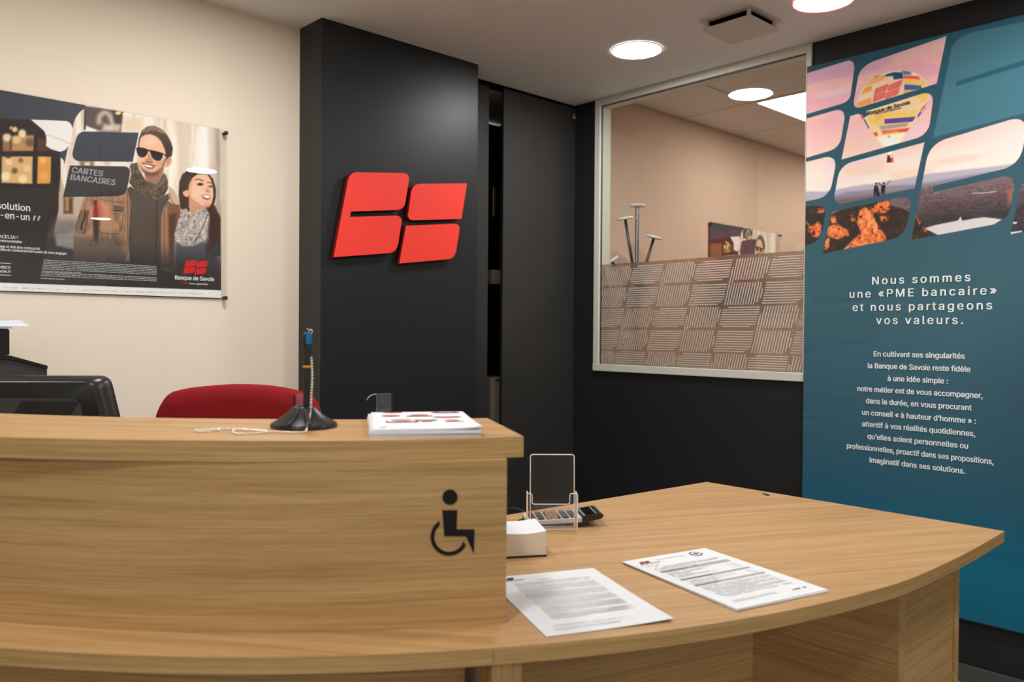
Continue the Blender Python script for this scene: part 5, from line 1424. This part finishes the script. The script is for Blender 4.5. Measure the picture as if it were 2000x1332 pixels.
# two hikers
FG = (36, 34, 40)
bp.blob(657, 134, 9, 11, FG, 0.3); bp.poly([(640, 150), (675, 150), (680, 200), (672, 252), (660, 252), (657, 205), (648, 252), (637, 252), (636, 200)], FG, 0.8); bp.blob(660, 165, 10, 12, (90, 64, 50), 0.5, 0.8)
bp.blob(676, 232, 14, 26, FG, 0.4); bp.blob(727, 132, 9, 11, FG, 0.3); bp.poly([(705, 145), (742, 148), (745, 200), (740, 235), (728, 235), (722, 205), (715, 236), (703, 236), (702, 180)], FG, 0.8)
bp.stroke([(708, 150), (690, 140), (676, 124)], 9, FG); bp.stroke([(740, 152), (765, 130), (788, 102)], 10, (176, 110, 66)); bp.poly([(735, 170), (748, 170), (745, 232), (735, 232)], (206, 120, 70), 0.8, 0.8)
# hot-air balloon
ZL = (1640, 110, 6.0545); bp.zoom(*ZL)
BALL = [(206, 600), (212, 520), (240, 430), (300, 340), (380, 270), (470, 215), (580, 180), (700, 165), (820, 170), (920, 205), (1000, 270), (1045, 350), (1050, 440), (1035, 540), (985, 640), (900, 760), (800, 900), (700, 1032), (600, 1050), (520, 1062), (440, 980), (350, 860), (270, 750), (215, 680)]
bp.poly(BALL, (246, 206, 160), 0.8, 1.0, True)
OR, YL, PK, BLU, DBL, RDc, WH = (240, 158, 82), (242, 196, 108), (248, 208, 176), (66, 96, 156), (40, 78, 112), (232, 92, 80), (250, 232, 206)
bp.poly([(400, 260), (470, 215), (530, 225), (520, 280), (380, 330), (300, 350)], (242, 178, 110), 1)
bp.poly([(300, 372), (385, 345), (380, 405), (255, 450)], OR, 1); bp.poly([(245, 455), (375, 425), (372, 485), (225, 530)], PK, 1); bp.poly([(215, 545), (372, 490), (378, 560), (205, 605)], OR, 1)
bp.poly([(385, 330), (640, 240), (760, 265), (740, 480), (380, 560)], PK, 1)
bp.poly([(415, 245), (450, 225), (440, 245)], DBL, 0.6); bp.poly([(522, 240), (560, 210), (640, 188), (740, 190), (755, 262), (640, 275), (630, 232)], DBL, 1); bp.poly([(735, 168), (850, 185), (870, 215), (755, 216)], (60, 130, 170), 1); bp.poly([(830, 190), (900, 200), (920, 225), (860, 218)], WH, 1.2)
bp.poly([(755, 222), (930, 235), (955, 276), (762, 262)], RDc, 0.8); bp.poly([(762, 268), (1000, 285), (1030, 350), (980, 362), (765, 325)], YL, 1); bp.poly([(765, 332), (960, 345), (975, 380), (880, 398), (765, 398)], BLU, 0.8); bp.poly([(762, 405), (900, 405), (760, 450)], OR, 1)
bp.poly([(850, 470), (1050, 430), (1040, 520), (960, 560), (940, 500)], YL, 1.2); bp.poly([(1030, 545), (985, 660), (1000, 590)], BLU, 0.6); bp.poly([(985, 588), (1002, 590), (970, 650), (950, 652)], RDc, 0.6); bp.poly([(945, 656), (975, 660), (930, 725), (918, 710)], (80, 90, 170), 0.6)
bp.poly([(218, 678), (300, 590), (328, 700), (285, 728), (240, 690)], DBL, 0.8); bp.poly([(240, 685), (268, 690), (288, 740), (262, 745)], RDc, 0.6); bp.poly([(280, 745), (300, 745), (352, 850), (342, 858)], DBL, 0.6)
bp.poly([(325, 720), (520, 665), (930, 640), (900, 705), (520, 735), (530, 800), (460, 830), (350, 800)], (244, 200, 110), 1.2); bp.poly([(420, 700), (510, 680), (520, 740), (430, 760)], (248, 178, 92), 2, 0.7)
bp.poly([(528, 742), (900, 712), (862, 772), (530, 800)], (92, 74, 140), 0.8); bp.poly([(466, 824), (820, 780), (790, 830), (490, 872)], (170, 156, 140), 1.5); bp.poly([(495, 880), (830, 845), (795, 892), (650, 905), (510, 920)], (222, 84, 74), 1)
bp.poly([(390, 905), (440, 895), (455, 935), (425, 950)], (220, 90, 74), 0.8); bp.poly([(520, 900), (660, 870), (720, 905), (520, 930)], (250, 170, 100), 3, 0.6)
bp.poly([(440, 960), (620, 920), (780, 905), (700, 1032), (600, 1050), (520, 1062)], (255, 240, 196), 3); bp.blob(590, 1000, 80, 50, (255, 252, 232), 0.6)
bp.stroke([(580, 925), (582, 975)], 10, (200, 120, 80), 0.8); bp.stroke([(562, 950), (602, 948)], 9, (200, 120, 80), 0.8)
for k in range(7):
    xx = 330 + 100 * k; bp.stroke([(xx, 260 + abs(xx - 640) * 0.25), (xx * 0.86 + 90, 560), (xx * 0.5 + 300, 880)], 3, (214, 160, 120), 0.25, 0.8)
bp.poly([(560, 1200), (632, 1200), (636, 1252), (556, 1258)], (92, 44, 36), 0.6); bp.poly([(604, 1200), (632, 1200), (636, 1250), (606, 1252)], (224, 80, 50), 0.8); bp.stroke([(566, 1160), (560, 1200)], 4, (150, 110, 90)); bp.stroke([(618, 1150), (628, 1200)], 4, (150, 110, 90)); bp.blob(580, 1188, 16, 18, (60, 46, 44), 0.4); bp.blob(596, 1140, 26, 18, (255, 248, 220), 0.6)
# blue-green ground with the rounded windows left open
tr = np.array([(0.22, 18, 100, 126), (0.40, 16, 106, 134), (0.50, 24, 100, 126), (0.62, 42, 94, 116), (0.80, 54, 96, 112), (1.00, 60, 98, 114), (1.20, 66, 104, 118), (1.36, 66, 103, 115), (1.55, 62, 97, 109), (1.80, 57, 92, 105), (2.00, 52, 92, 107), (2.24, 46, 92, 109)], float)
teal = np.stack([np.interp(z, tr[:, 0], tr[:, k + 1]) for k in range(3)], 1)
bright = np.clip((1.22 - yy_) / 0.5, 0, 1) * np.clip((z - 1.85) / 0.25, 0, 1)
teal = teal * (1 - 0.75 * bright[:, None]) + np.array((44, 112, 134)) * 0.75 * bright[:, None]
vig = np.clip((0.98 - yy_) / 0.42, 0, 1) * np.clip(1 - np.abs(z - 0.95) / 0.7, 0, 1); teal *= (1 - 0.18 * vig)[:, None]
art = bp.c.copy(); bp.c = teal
ZN = (1560, 40, 2.895); bp.zoom(*ZN)
# ghost emblem in the upper right corner
GH = outline([('L', (1500, -40)), ('L', (1000, 62)), ('Q', (880, 90), (862, 170)), ('L', (760, 662)), ('L', (1500, 462)), ('L', (1500, 185)), ('L', (886, 372)), ('L', (890, 346)), ('L', (1500, 152))])
bp.poly([(p[0] - 16, p[1] + 10) for p in GH], (52, 98, 116), 6, 0.6); bp.poly(GH, (88, 142, 158), 1.2, 0.7)
bp.poly([(960, 480), (1500, 330), (1500, 470), (770, 664)], (70, 118, 134), 20, 0.35)
bp.zoom(1560, 480, 2.775)
for g in (outline([('L', (150, 80)), ('L', (430, 10)), ('L', (480, 40)), ('L', (440, 262)), ('L', (110, 300)), ('Q', (70, 300), (78, 250)), ('L', (100, 130)), ('Q', (112, 92), (150, 80))]),
          outline([('L', (50, 342)), ('L', (430, 292)), ('Q', (480, 290), (470, 340)), ('L', (450, 430)), ('Q', (430, 500), (380, 508)), ('L', (30, 552))])):
    sg_, m1 = bp.mask(g, 5.0); bp.put(sg_, m1 * 0.0, (0, 0, 0))
    bp.poly([(p[0] - 6, p[1] + 14) for p in g], (44, 80, 94), 5, 0.4); bp.poly(g, (74, 110, 124), 2.0, 0.4)
bp.zoom(*ZN)
OPEN = [
    [('L', (-30, 322)), ('L', (270, 229)), ('Q', (316, 216), (314, 272)), ('L', (293, 425)), ('Q', (284, 458), (240, 472)), ('L', (-30, 552))],
    [('L', (430, 228)), ('L', (836, 88)), ('L', (780, 357)), ('L', (352, 490)), ('Q', (306, 502), (312, 452)), ('L', (336, 318)), ('Q', (352, 258), (430, 228))],
    [('L', (-30, 576)), ('L', (208, 507)), ('Q', (262, 496), (258, 558)), ('L', (240, 668)), ('Q', (226, 722), (170, 739)), ('L', (-30, 798))],
    [('L', (291, 541)), ('L', (700, 413)), ('Q', (764, 400), (757, 468)), ('L', (740, 590)), ('Q', (722, 650), (660, 668)), ('L', (242, 786))],
    [('L', (-30, 818)), ('L', (150, 773)), ('Q', (212, 764), (207, 828)), ('L', (187, 930)), ('Q', (170, 992), (110, 1009)), ('L', (-30, 1038))],
    [('L', (300, 800)), ('L', (711, 689)), ('L', (655, 948)), ('L', (255, 1035)), ('Q', (198, 1044), (203, 986)), ('L', (220, 890)), ('Q', (235, 820), (300, 800))],
    [('L', (-30, 1062)), ('L', (95, 1046)), ('Q', (155, 1042), (148, 1102)), ('L', (136, 1180)), ('Q', (124, 1238), (75, 1262)), ('L', (-30, 1295))],
    [('L', (186, 1083)), ('L', (556, 1002)), ('Q', (646, 984), (632, 1056)), ('L', (612, 1150)), ('Q', (596, 1218), (530, 1237)), ('L', (137, 1319))],
    [('L', (830, 670)), ('L', (1200, 560)), ('Q', (1296, 542), (1284, 640)), ('L', (1268, 720)), ('Q', (1250, 806), (1165, 838)), ('L', (762, 936)), ('L', (757, 971)), ('L', (1150, 884)), ('Q', (1226, 872), (1217, 950)), ('L', (1200, 1050)), ('Q', (1184, 1128), (1110, 1152)), ('L', (637, 1241)), ('L', (722, 790)), ('Q', (742, 702), (830, 670))],
    [('L', (1262, 925)), ('L', (1700, 810)), ('L', (1640, 1120)), ('L', (1198, 1208))],
]
art = 255 * np.clip(art / 255.0 * 1.08, 0, 1) ** 1.0
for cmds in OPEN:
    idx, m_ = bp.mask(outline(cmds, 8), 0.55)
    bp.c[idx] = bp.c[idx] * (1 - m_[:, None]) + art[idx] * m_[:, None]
bn = thing('wall_banner', 'tall blue-green fabric banner with hot-air balloon picture and white French text on the dark wall', 'banner', (XW, 1.05, BZB))
# slight slack ripples in the stretched fabric
rip = 0.0011 * np.exp(-((z - 0.47) / 0.02) ** 2) * np.exp(-((yy_ - 0.95) / 0.2) ** 2) + 0.0007 * np.sin(z * 190) * np.exp(-((z - 0.86) / 0.05) ** 2) * np.exp(-((yy_ - 1.556) / 0.06) ** 2) + 0.0010 * np.exp(-((z - 0.955 - 0.1 * (1.4 - yy_)) / 0.008) ** 2) * np.exp(-((yy_ - 1.40) / 0.05) ** 2)
bp.v[:, 0] -= rip
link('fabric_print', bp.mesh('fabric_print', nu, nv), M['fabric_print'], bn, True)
bm = bmesh.new()
bm_box(bm, (XB + 0.0008, BYR - 0.004, BZB - 0.006), (XW, BYL + 0.002, BZT + 0.004), bevel=0.0015, seg=1)
link('frame', to_mesh(bm), principled('anthracite_frame', (40, 44, 47), 0.4), bn)
TB_ = plane_x(XB - 0.0014)
ZT2 = (1560, 480, 2.775)
def line_x(body, p0, p1, cap_px, T=TB_, X=XB, **kw):
    a, b = onx(*p0, X), onx(*p1, X); mx_, my_ = (p0[0] + p1[0]) / 2, (p0[1] + p1[1]) / 2
    cap = onx(mx_, my_ - cap_px, X)[2] - onx(mx_, my_, X)[2]
    return fit_text(body, -a[1], -b[1], (a[2] + b[2]) / 2, cap, T, **kw)
HD = [('Nous sommes', (400, 208), (930, 194)), ('une «PME bancaire»', (278, 280), (1072, 266)), ('et nous partageons', (294, 352), (1048, 346)), ('vos valeurs.', (421, 424), (890, 424))]
BD = [('En cultivant ses singularités', (408, 598), (900, 613)), ('la Banque de Savoie reste fidèle', (376, 662), (930, 684)), ('à une idée simple :', (483, 732), (808, 747)), ('notre métier est de vous accompagner,', (320, 787), (997, 826)),
      ('dans la durée, en vous procurant', (366, 852), (937, 893)), ('un conseil « à hauteur d’homme » :', (345, 915), (960, 965)), ('attentif à vos réalités quotidiennes,', (344, 978), (957, 1033)), ('qu’elles soient personnelles ou', (374, 1045), (918, 1100)),
      ('professionnelles, proactif dans ses propositions,', (262, 1096), (1056, 1185)), ('imaginatif dans ses solutions.', (385, 1172), (902, 1237))]
join_meshes('title_lettering', [line_x(s, zp(ZT2, *a), zp(ZT2, *b), 15.6, track=True, bold=0.014) for s, a, b in HD], M['lettering_white'], bn)
join_meshes('text_lettering', [line_x(s, zp(ZT2, *a), zp(ZT2, *b), 10.4, bold=0.02) for s, a, b in BD], M['lettering_white'], bn)
# emblem and name on the balloon
def quad_map(polys, q):
    """unit square -> quad (bl, br, tr, tl) on the banner"""
    q = [np.array([-onx(*zp(ZL, *p), XB)[1], onx(*zp(ZL, *p), XB)[2]]) for p in q]
    return [[(1 - u) * (1 - v) * q[0] + u * (1 - v) * q[1] + u * v * q[2] + (1 - u) * v * q[3] for u, v in pl] for pl in polys]
eq = quad_map(emblem_polys(0, 0, 1, 1), [(392, 548), (716, 462), (750, 270), (384, 380)])
flat_polys('balloon_emblem', eq, TB_, M['balloon_red'], bn)
nm = line_x('Banque de Savoie', zp(ZL, 330, 672), zp(ZL, 830, 590), 7.0, bold=0.02); 
sm = line_x('TOUT nous rapproche', zp(ZL, 412, 680), zp(ZL, 726, 634), 3.6, bold=0.006)
# the line rises to the right on the balloon: shear the lettering about its middle, then drop what the open strips do not show
for me_, rise in ((nm, 0.012), (sm, 0.006)):
    ys_ = [v.co.y for v in me_.vertices]; y0_, y1_ = max(ys_), min(ys_)
    for v in me_.vertices: v.co.z += rise * ((y0_ - v.co.y) / (y0_ - y1_) - 0.5)
bm = bmesh.new(); bm.from_mesh(nm)
pa_, pb_ = onx(*zp(ZL, 120, 706), XB), onx(*zp(ZL, 960, 446), XB)
nrm = Vector((0, (pb_[2] - pa_[2]), -(pb_[1] - pa_[1])))
bmesh.ops.bisect_plane(bm, geom=bm.verts[:] + bm.edges[:] + bm.faces[:], plane_co=Vector(pa_) + Vector((-0.002, 0, 0)), plane_no=nrm, clear_outer=True)
bm.to_mesh(nm); bm.free()
join_meshes('balloon_lettering', [nm, sm], M['lettering_dark'], bn)

# ------------------------------------------------------------------ ceiling vent
vt = thing('ceiling_vent', 'square white ceiling air vent with drop plate beside the round downlight', 'vent', (2.642, 1.612, ZC))
def rsq(cx, cy, h, r): 
    return outline([('L', (cx - h + r, cy - h)), ('L', (cx + h - r, cy - h)), ('Q', (cx + h, cy - h), (cx + h, cy - h + r)), ('L', (cx + h, cy + h - r)), ('Q', (cx + h, cy + h), (cx + h - r, cy + h)), ('L', (cx - h + r, cy + h)), ('Q', (cx - h, cy + h), (cx - h, cy + h - r)), ('L', (cx - h, cy - h + r)), ('Q', (cx - h, cy - h), (cx - h + r, cy - h))])[:-1]
prism('base_frame', rsq(2.648, 1.620, 0.108, 0.016), ZC - 0.006, ZC - 0.0005, M['vent'], vt)
prism('duct_throat', rsq(2.648, 1.620, 0.085, 0.01), ZC - 0.012, ZC - 0.0062, M['black'], vt)
prism('drop_plate', rsq(2.648, 1.620, 0.100, 0.014), ZC - 0.037, ZC - 0.030, M['vent'], vt)
for sx in (-1, 1):
    for sy in (-1, 1):
        cx, cy = 2.648 + sx * 0.085, 1.620 + sy * 0.085
        lathe('spacer_post', [(0.0, ZC - 0.0301), (0.008, ZC - 0.0301), (0.008, ZC - 0.0061), (0.0, ZC - 0.0061)], M['vent'], vt, Matrix.Translation((cx, cy, 0)), 16)

# ------------------------------------------------------------------ monitor behind the counter
fwd = -CAM_R[2]
def adw(px, py, D):
    d = ray(px, py); return EYE + d * D / (fwd @ d)
D0 = 1.86
tr_ = adw(206, 735, D0); tl_ = adw(-215, 731.5, D0 - 0.05)
ru = (tr_ - tl_)[:2]; ru /= np.linalg.norm(ru); am = math.atan2(ru[1], ru[0])
Tm = frame((tr_[0], tr_[1], tr_[2]), (ru[0], ru[1], 0), (0, 0, 1), (ru[1], -ru[0], 0))      # u right, v up, w towards the visitor
wm = float(np.linalg.norm((tr_ - tl_)[:2]))
mon = thing('monitor', 'black computer monitor seen from behind over the counter shelf', 'monitor', (tr_[0] - ru[0] * wm / 2, tr_[1] - ru[1] * wm / 2, DESK))
Hm = 0.275
def shell(sc, w):
    return [Tm @ Vector(((p[0] + wm / 2) * sc - wm / 2, (p[1] + Hm / 2) * sc - Hm / 2, w)) for p in outline([('L', (0.066, -Hm)), ('L', (0.006, -0.022)), ('Q', (0.001, 0.0), (-0.022, 0.0005)), ('L', (-wm + 0.022, 0.0005)), ('Q', (-wm - 0.001, 0.0), (-wm - 0.006, -0.022)), ('L', (-wm - 0.066, -Hm))], 6)]
bm = bmesh.new()
rings = [[bm.verts.new(p) for p in shell(s, w)] for s, w in ((0.985, -0.030), (1.0, -0.027), (1.0, -0.004), (0.93, 0.022), (0.90, 0.025))]
for A, B in zip(rings, rings[1:]):
    for i in range(len(A)): bm.faces.new((A[i], A[(i + 1) % len(A)], B[(i + 1) % len(A)], B[i]))
bm.faces.new(rings[0][::-1]); bm.faces.new(rings[-1])
me = to_mesh(bm); o = link('housing', me, M['plastic'], mon, True); me.set_sharp_from_angle(angle=math.radians(38))
box('screen', (-wm + 0.02, -Hm + 0.02, -0.032), (-0.02, -0.02, -0.0302), M['screen'], mon, T=Tm)
def muv(px, py): 
    P = adw(px, py, D0 - 0.03); q = Tm.inverted() @ Vector(P); return (q.x, q.y)
g = [muv(3, 776), muv(142, 778.5), muv(152, 783), muv(158, 792), muv(172, 860), muv(15, 860)]
prism('vent_panel', g, 0.0245, 0.030, M['plastic_grey'], mon, T=Tm)
bm = bmesh.new()
for k in range(24):
    u = g[0][0] + 0.012 + k * (g[1][0] - g[0][0] - 0.01) / 24
    q = [(u, g[4][1] + 0.012), (u + 0.0022, g[4][1] + 0.012), (u + 0.042 + 0.0022, g[0][1] - 0.006), (u + 0.042, g[0][1] - 0.006)]
    if q[2][0] < g[2][0] + 0.004: bm_prism(bm, q, 0.0295, 0.0312, Tm)
link('vent_slats', to_mesh(bm), M['plastic'], mon)
ctr_ = Tm @ Vector((-wm / 2, -Hm, 0.0))
box('stand_neck', (-0.03, -0.05, DESK + 0.012), (0.03, 0.0, ctr_.z + 0.08), M['plastic'], mon, bevel=0.004, T=rotz(am, (ctr_.x, ctr_.y, 0)) @ Matrix.Translation((0, 0.03, 0)))
lathe('stand_foot', [(0.0, 0.0), (0.115, 0.0), (0.118, 0.006), (0.05, 0.014), (0.0, 0.0145)], M['plastic'], mon, Matrix.Translation((ctr_.x, ctr_.y, DESK + 0.0005)), 40)

# ------------------------------------------------------------------ copier behind the monitor
YC = 2.40
def cx_(px, py): P = ony(px, py, YC); return (P[0], P[2])
cop = thing('copier', 'black floor-standing copier behind the monitor at the left edge', 'copier', (0.25, 2.5, 0))
xr = cx_(92, 720)[0]
def prism_y(name, pts, y0, y1, mat, parent):
    T = Matrix(((1, 0, 0, 0), (0, 0, 1, 0), (0, 1, 0, 0), (0, 0, 0, 1)))
    return prism(name, pts, y0, y1, mat, parent, T=T)
xl = xr - 0.66
p = [cx_(22, 702), cx_(92, 720.5), (xr, 0.70), (xl, 0.70), (xl, cx_(22, 702)[1])]
prism_y('scanner_body', p, YC, YC + 0.42, M['plastic_grey'], cop)
p = [cx_(20, 694.5), cx_(92, 714), cx_(92.5, 720.3), cx_(22, 701.8), (xl, cx_(22, 701.8)[1]), (xl, cx_(20, 694.5)[1])]
prism_y('scanner_lid', p, YC - 0.004, YC + 0.42, M['plastic'], cop)
xt, zt1 = cx_(22, 642)
prism_y('document_feeder', outline([('L', (xl + 0.1, cx_(20, 694)[1])), ('L', (cx_(18, 694)[0], cx_(18, 694)[1])), ('Q', (xt, cx_(22, 694)[1]), (xt, cx_(22, 690)[1])), ('L', (xt, zt1 - 0.004)), ('L', (xt - 0.004, zt1)), ('L', (xl + 0.1, zt1))], 5), YC + 0.02, YC + 0.34, M['plastic'], cop)
box('cabinet', (xl + 0.02, YC + 0.01, 0.04), (xr - 0.01, YC + 0.42, 0.699), M['plastic_grey'], cop, bevel=0.006)
for k in range(2):
    dr_o = box('paper_drawer', (xl + 0.05, YC - 0.004, 0.10 + 0.29 * k), (xr - 0.04, YC + 0.0095, 0.37 + 0.29 * k), M['plastic_matt'], cop, bevel=0.003)
    box('handle', (xl + 0.26, YC - 0.010, 0.30 + 0.29 * k), (xr - 0.25, YC - 0.0035, 0.325 + 0.29 * k), M['plastic'], dr_o, bevel=0.002)
for sx in (xl + 0.07, xr - 0.06):
    for sy in (YC + 0.06, YC + 0.36): lathe('caster', [(0.0, 0.0), (0.02, 0.001), (0.024, 0.02), (0.02, 0.041), (0.0, 0.041)], M['plastic'], cop, Matrix.Translation((sx, sy, 0)), 16)
xf = cx_(25.5, 640)[0]
tag(box('folder', (xf - 0.30, YC + 0.012, zt1 + 0.0005), (xf, YC + 0.30, zt1 + 0.006), M['lightblue'], bevel=0.001), 'pale blue folder lying on top of the copier under loose white paper', 'folder')
bm = bmesh.new(); nn_ = 14
prof = []
for i in range(nn_ + 1):
    t_ = i / nn_; px_ = -130 + 195 * t_
    prof.append((cx_(px_, 637)[0], zt1 + 0.0066))
far = [ony(-130 + 176 * i / nn_, (625 if i < nn_ - 1 else 623.5) if i < nn_ else 626, YC + 0.26) for i in range(nn_ + 1)]
rows = 8; G = []
for j in range(rows + 1):
    s_ = j / rows; b_c = s_ ** 1.5
    G.append([bm.verts.new((prof[i][0] * (1 - s_) + far[i][0] * s_, YC + 0.02 + 0.24 * s_, max(prof[i][1] * (1 - b_c) + far[i][2] * b_c, zt1 + 0.0065))) for i in range(nn_ + 1)])
for j in range(rows):
    for i in range(nn_): bm.faces.new((G[j][i], G[j][i + 1], G[j + 1][i + 1], G[j + 1][i]))
bmesh.ops.recalc_face_normals(bm, faces=bm.faces)
me = bpy.data.meshes.new('loose_paper'); bm.to_mesh(me); bm.free()
o = link('loose_paper', me, M['paper'], None, True)
sd = o.modifiers.new('thickness', 'SOLIDIFY'); sd.thickness = 0.0006; sd.offset = 1
tag(o, 'loose white sheet curling over the blue folder on top of the copier', 'paper')

# ------------------------------------------------------------------ clerk's chair
DCH = 2.13
cpt = adw(465, 800, DCH + 0.02)
rr_ = np.array([CAM_R[0][0], CAM_R[0][1]]); rr_ /= np.linalg.norm(rr_); ach = math.atan2(rr_[1], rr_[0])
Tch = frame((cpt[0], cpt[1], 0), (rr_[0], rr_[1], 0), (0, 0, 1), (rr_[1], -rr_[0], 0))    # u right, v up, w to the visitor
ch = thing('office_chair', 'red upholstered swivel office chair behind the counter by the beige wall', 'chair', (cpt[0], cpt[1], 0))
def cuv(px, py):
    P = adw(px, py, DCH + 0.02); q = Tch.inverted() @ Vector(P); return (q.x, q.y)
opx = [(303, 835), (307, 812), (312, 797), (319, 783), (330, 768.5), (346, 762.5), (372, 757.5), (410, 753.5), (445, 751.2), (480, 751), (515, 752.5), (548, 756.5), (575, 761.5), (596, 768), (610, 776.5), (619, 788), (624.5, 802), (628, 830)]
ol = [cuv(*q) for q in opx]
zbk = 0.60
ol = ol + [(ol[-1][0] + 0.002, 0.80), (ol[-1][0] - 0.03, 0.66), (ol[-1][0] - 0.10, zbk), (ol[0][0] + 0.10, zbk), (ol[0][0] + 0.03, 0.66), (ol[0][0] - 0.002, 0.80)]
ol = catmull(ol, 4, True); oc = ol.mean(0); oc[1] = 0.82
bm = bmesh.new()
rings = []
for s_, w in ((0.80, -0.046), (0.93, -0.040), (0.985, -0.025), (1.0, 0.0), (0.985, 0.022), (0.94, 0.034), (0.82, 0.040), (0.5, 0.041)):
    rings.append([bm.verts.new(Tch @ Vector((oc[0] + (p[0] - oc[0]) * s_, oc[1] + (p[1] - oc[1]) * s_, w + 0.35 * ((p[0] - oc[0]) * s_) ** 2 - 0.02))) for p in ol])
for A, B in zip(rings, rings[1:]):
    for i in range(len(A)): bm.faces.new((A[i], A[(i + 1) % len(A)], B[(i + 1) % len(A)], B[i]))
bm.faces.new(rings[0][::-1]); bm.faces.new(rings[-1])
link('backrest', to_mesh(bm), M['chair'], ch, True)
seat = outline([('L', (-0.17, 0.02)), ('L', (0.17, 0.02)), ('Q', (0.24, 0.02), (0.24, 0.10)), ('L', (0.24, 0.38)), ('Q', (0.23, 0.48), (0.12, 0.48)), ('L', (-0.12, 0.48)), ('Q', (-0.23, 0.48), (-0.24, 0.38)), ('L', (-0.24, 0.10)), ('Q', (-0.24, 0.02), (-0.17, 0.02))], 6)[:-1]
sc_ = seat.mean(0); bm = bmesh.new(); rings = []
for s_, zz in ((0.9, 0.42), (0.98, 0.425), (1.0, 0.445), (0.99, 0.475), (0.94, 0.492), (0.8, 0.50), (0.4, 0.498)):
    rings.append([bm.verts.new(Tch @ Vector((sc_[0] + (p[0] - sc_[0]) * s_, zz, sc_[1] + (p[1] - sc_[1]) * s_))) for p in seat])
for A, B in zip(rings, rings[1:]):
    for i in range(len(A)): bm.faces.new((A[i], A[(i + 1) % len(A)], B[(i + 1) % len(A)], B[i]))
bm.faces.new(rings[0][::-1]); bm.faces.new(rings[-1])
link('seat', to_mesh(bm), M['chair'], ch, True)
tube('back_bracket', catmull([Tch @ Vector(p) for p in ((0, 0.415, 0.22), (0, 0.405, 0.0), (0, 0.42, -0.05), (0, 0.50, -0.075), (0, 0.72, -0.072))], 6), 0.018, M['plastic'], ch, 10)
Tb = Tch @ Matrix(((1, 0, 0, 0), (0, 0, 1, 0), (0, 1, 0, 0.25), (0, 0, 0, 1)))      # local xy on the floor, z up, centred under the seat
lathe('gas_column', [(0.0, 0.07), (0.03, 0.07), (0.03, 0.25), (0.015, 0.25), (0.015, 0.40), (0.06, 0.405), (0.06, 0.42), (0.0, 0.42)], M['plastic'], ch, Tb, 24)
for k in range(5):
    a = 2 * math.pi * k / 5 + 0.3
    bm = bmesh.new(); bm_tube(bm, [Tb @ Vector((r * math.cos(a), r * math.sin(a), z)) for r, z in ((0.02, 0.095), (0.15, 0.088), (0.29, 0.066))], [0.022, 0.018, 0.012], 10)
    leg = link('base_leg', to_mesh(bm), M['plastic'], ch, True)
    bm = bmesh.new(); c_ = Vector((0.29 * math.cos(a), 0.29 * math.sin(a), 0.0275)); t_ = Vector((-math.sin(a), math.cos(a), 0)) * 0.012
    bm_tube(bm, [Tb @ (c_ - t_), Tb @ (c_ + t_)], 0.0265, 20); link('caster', to_mesh(bm), M['plastic_matt'], leg)

# ------------------------------------------------------------------ coat stand in the office
PS = np.array([3.30, 2.60, 1.5])
cs = thing('coat_stand', 'steel coat stand with tilted white discs seen through the glass partition', 'coat stand', (PS[0], PS[1], 0))
tp_ = at_depth(1244.5, 402, PS); mx0, my0 = tp_[0], tp_[1]
lathe('base_plate', [(0.0, 0.0), (0.17, 0.0), (0.17, 0.008), (0.02, 0.014), (0.0, 0.014)], M['dark_metal'], cs, Matrix.Translation((mx0, my0, 0)), 48)
lathe('mast', [(0.0095, 0.012), (0.0095, tp_[2] - 0.004), (0.0, tp_[2] - 0.003)], M['steel'], cs, Matrix.Translation((mx0, my0, 0)), 20)
DISC = [(0.0, 0.0), (0.034, 0.0), (0.041, 0.003), (0.0425, 0.007), (0.041, 0.011), (0.034, 0.013), (0.0, 0.0135)]
lathe('disc', DISC, M['white'], cs, Matrix.Translation((mx0, my0, tp_[2] - 0.006)), 36)
def arm(px, py, out, low):
    q = at_depth(px, py, PS); q = Vector((q[0], q[1], q[2])) + Vector(fwd) * out
    f_ = Vector((mx0, my0, low)); d = (q - f_).normalized()
    a_ = tube('arm', [f_, q], 0.0075, M['dark_metal'], cs, 14)
    R_ = d.to_track_quat('Z', 'Y').to_matrix().to_4x4()
    lathe('disc', DISC, M['white'], cs, Matrix.Translation(q - d * 0.002) @ R_, 36)
arm(1219.5, 430, -0.03, 1.42); arm(1275, 466.5, -0.03, 1.38); arm(1194, 511, -0.02, 1.36); arm(1262, 560, 0.06, 1.30); arm(1228, 585, 0.05, 1.28)
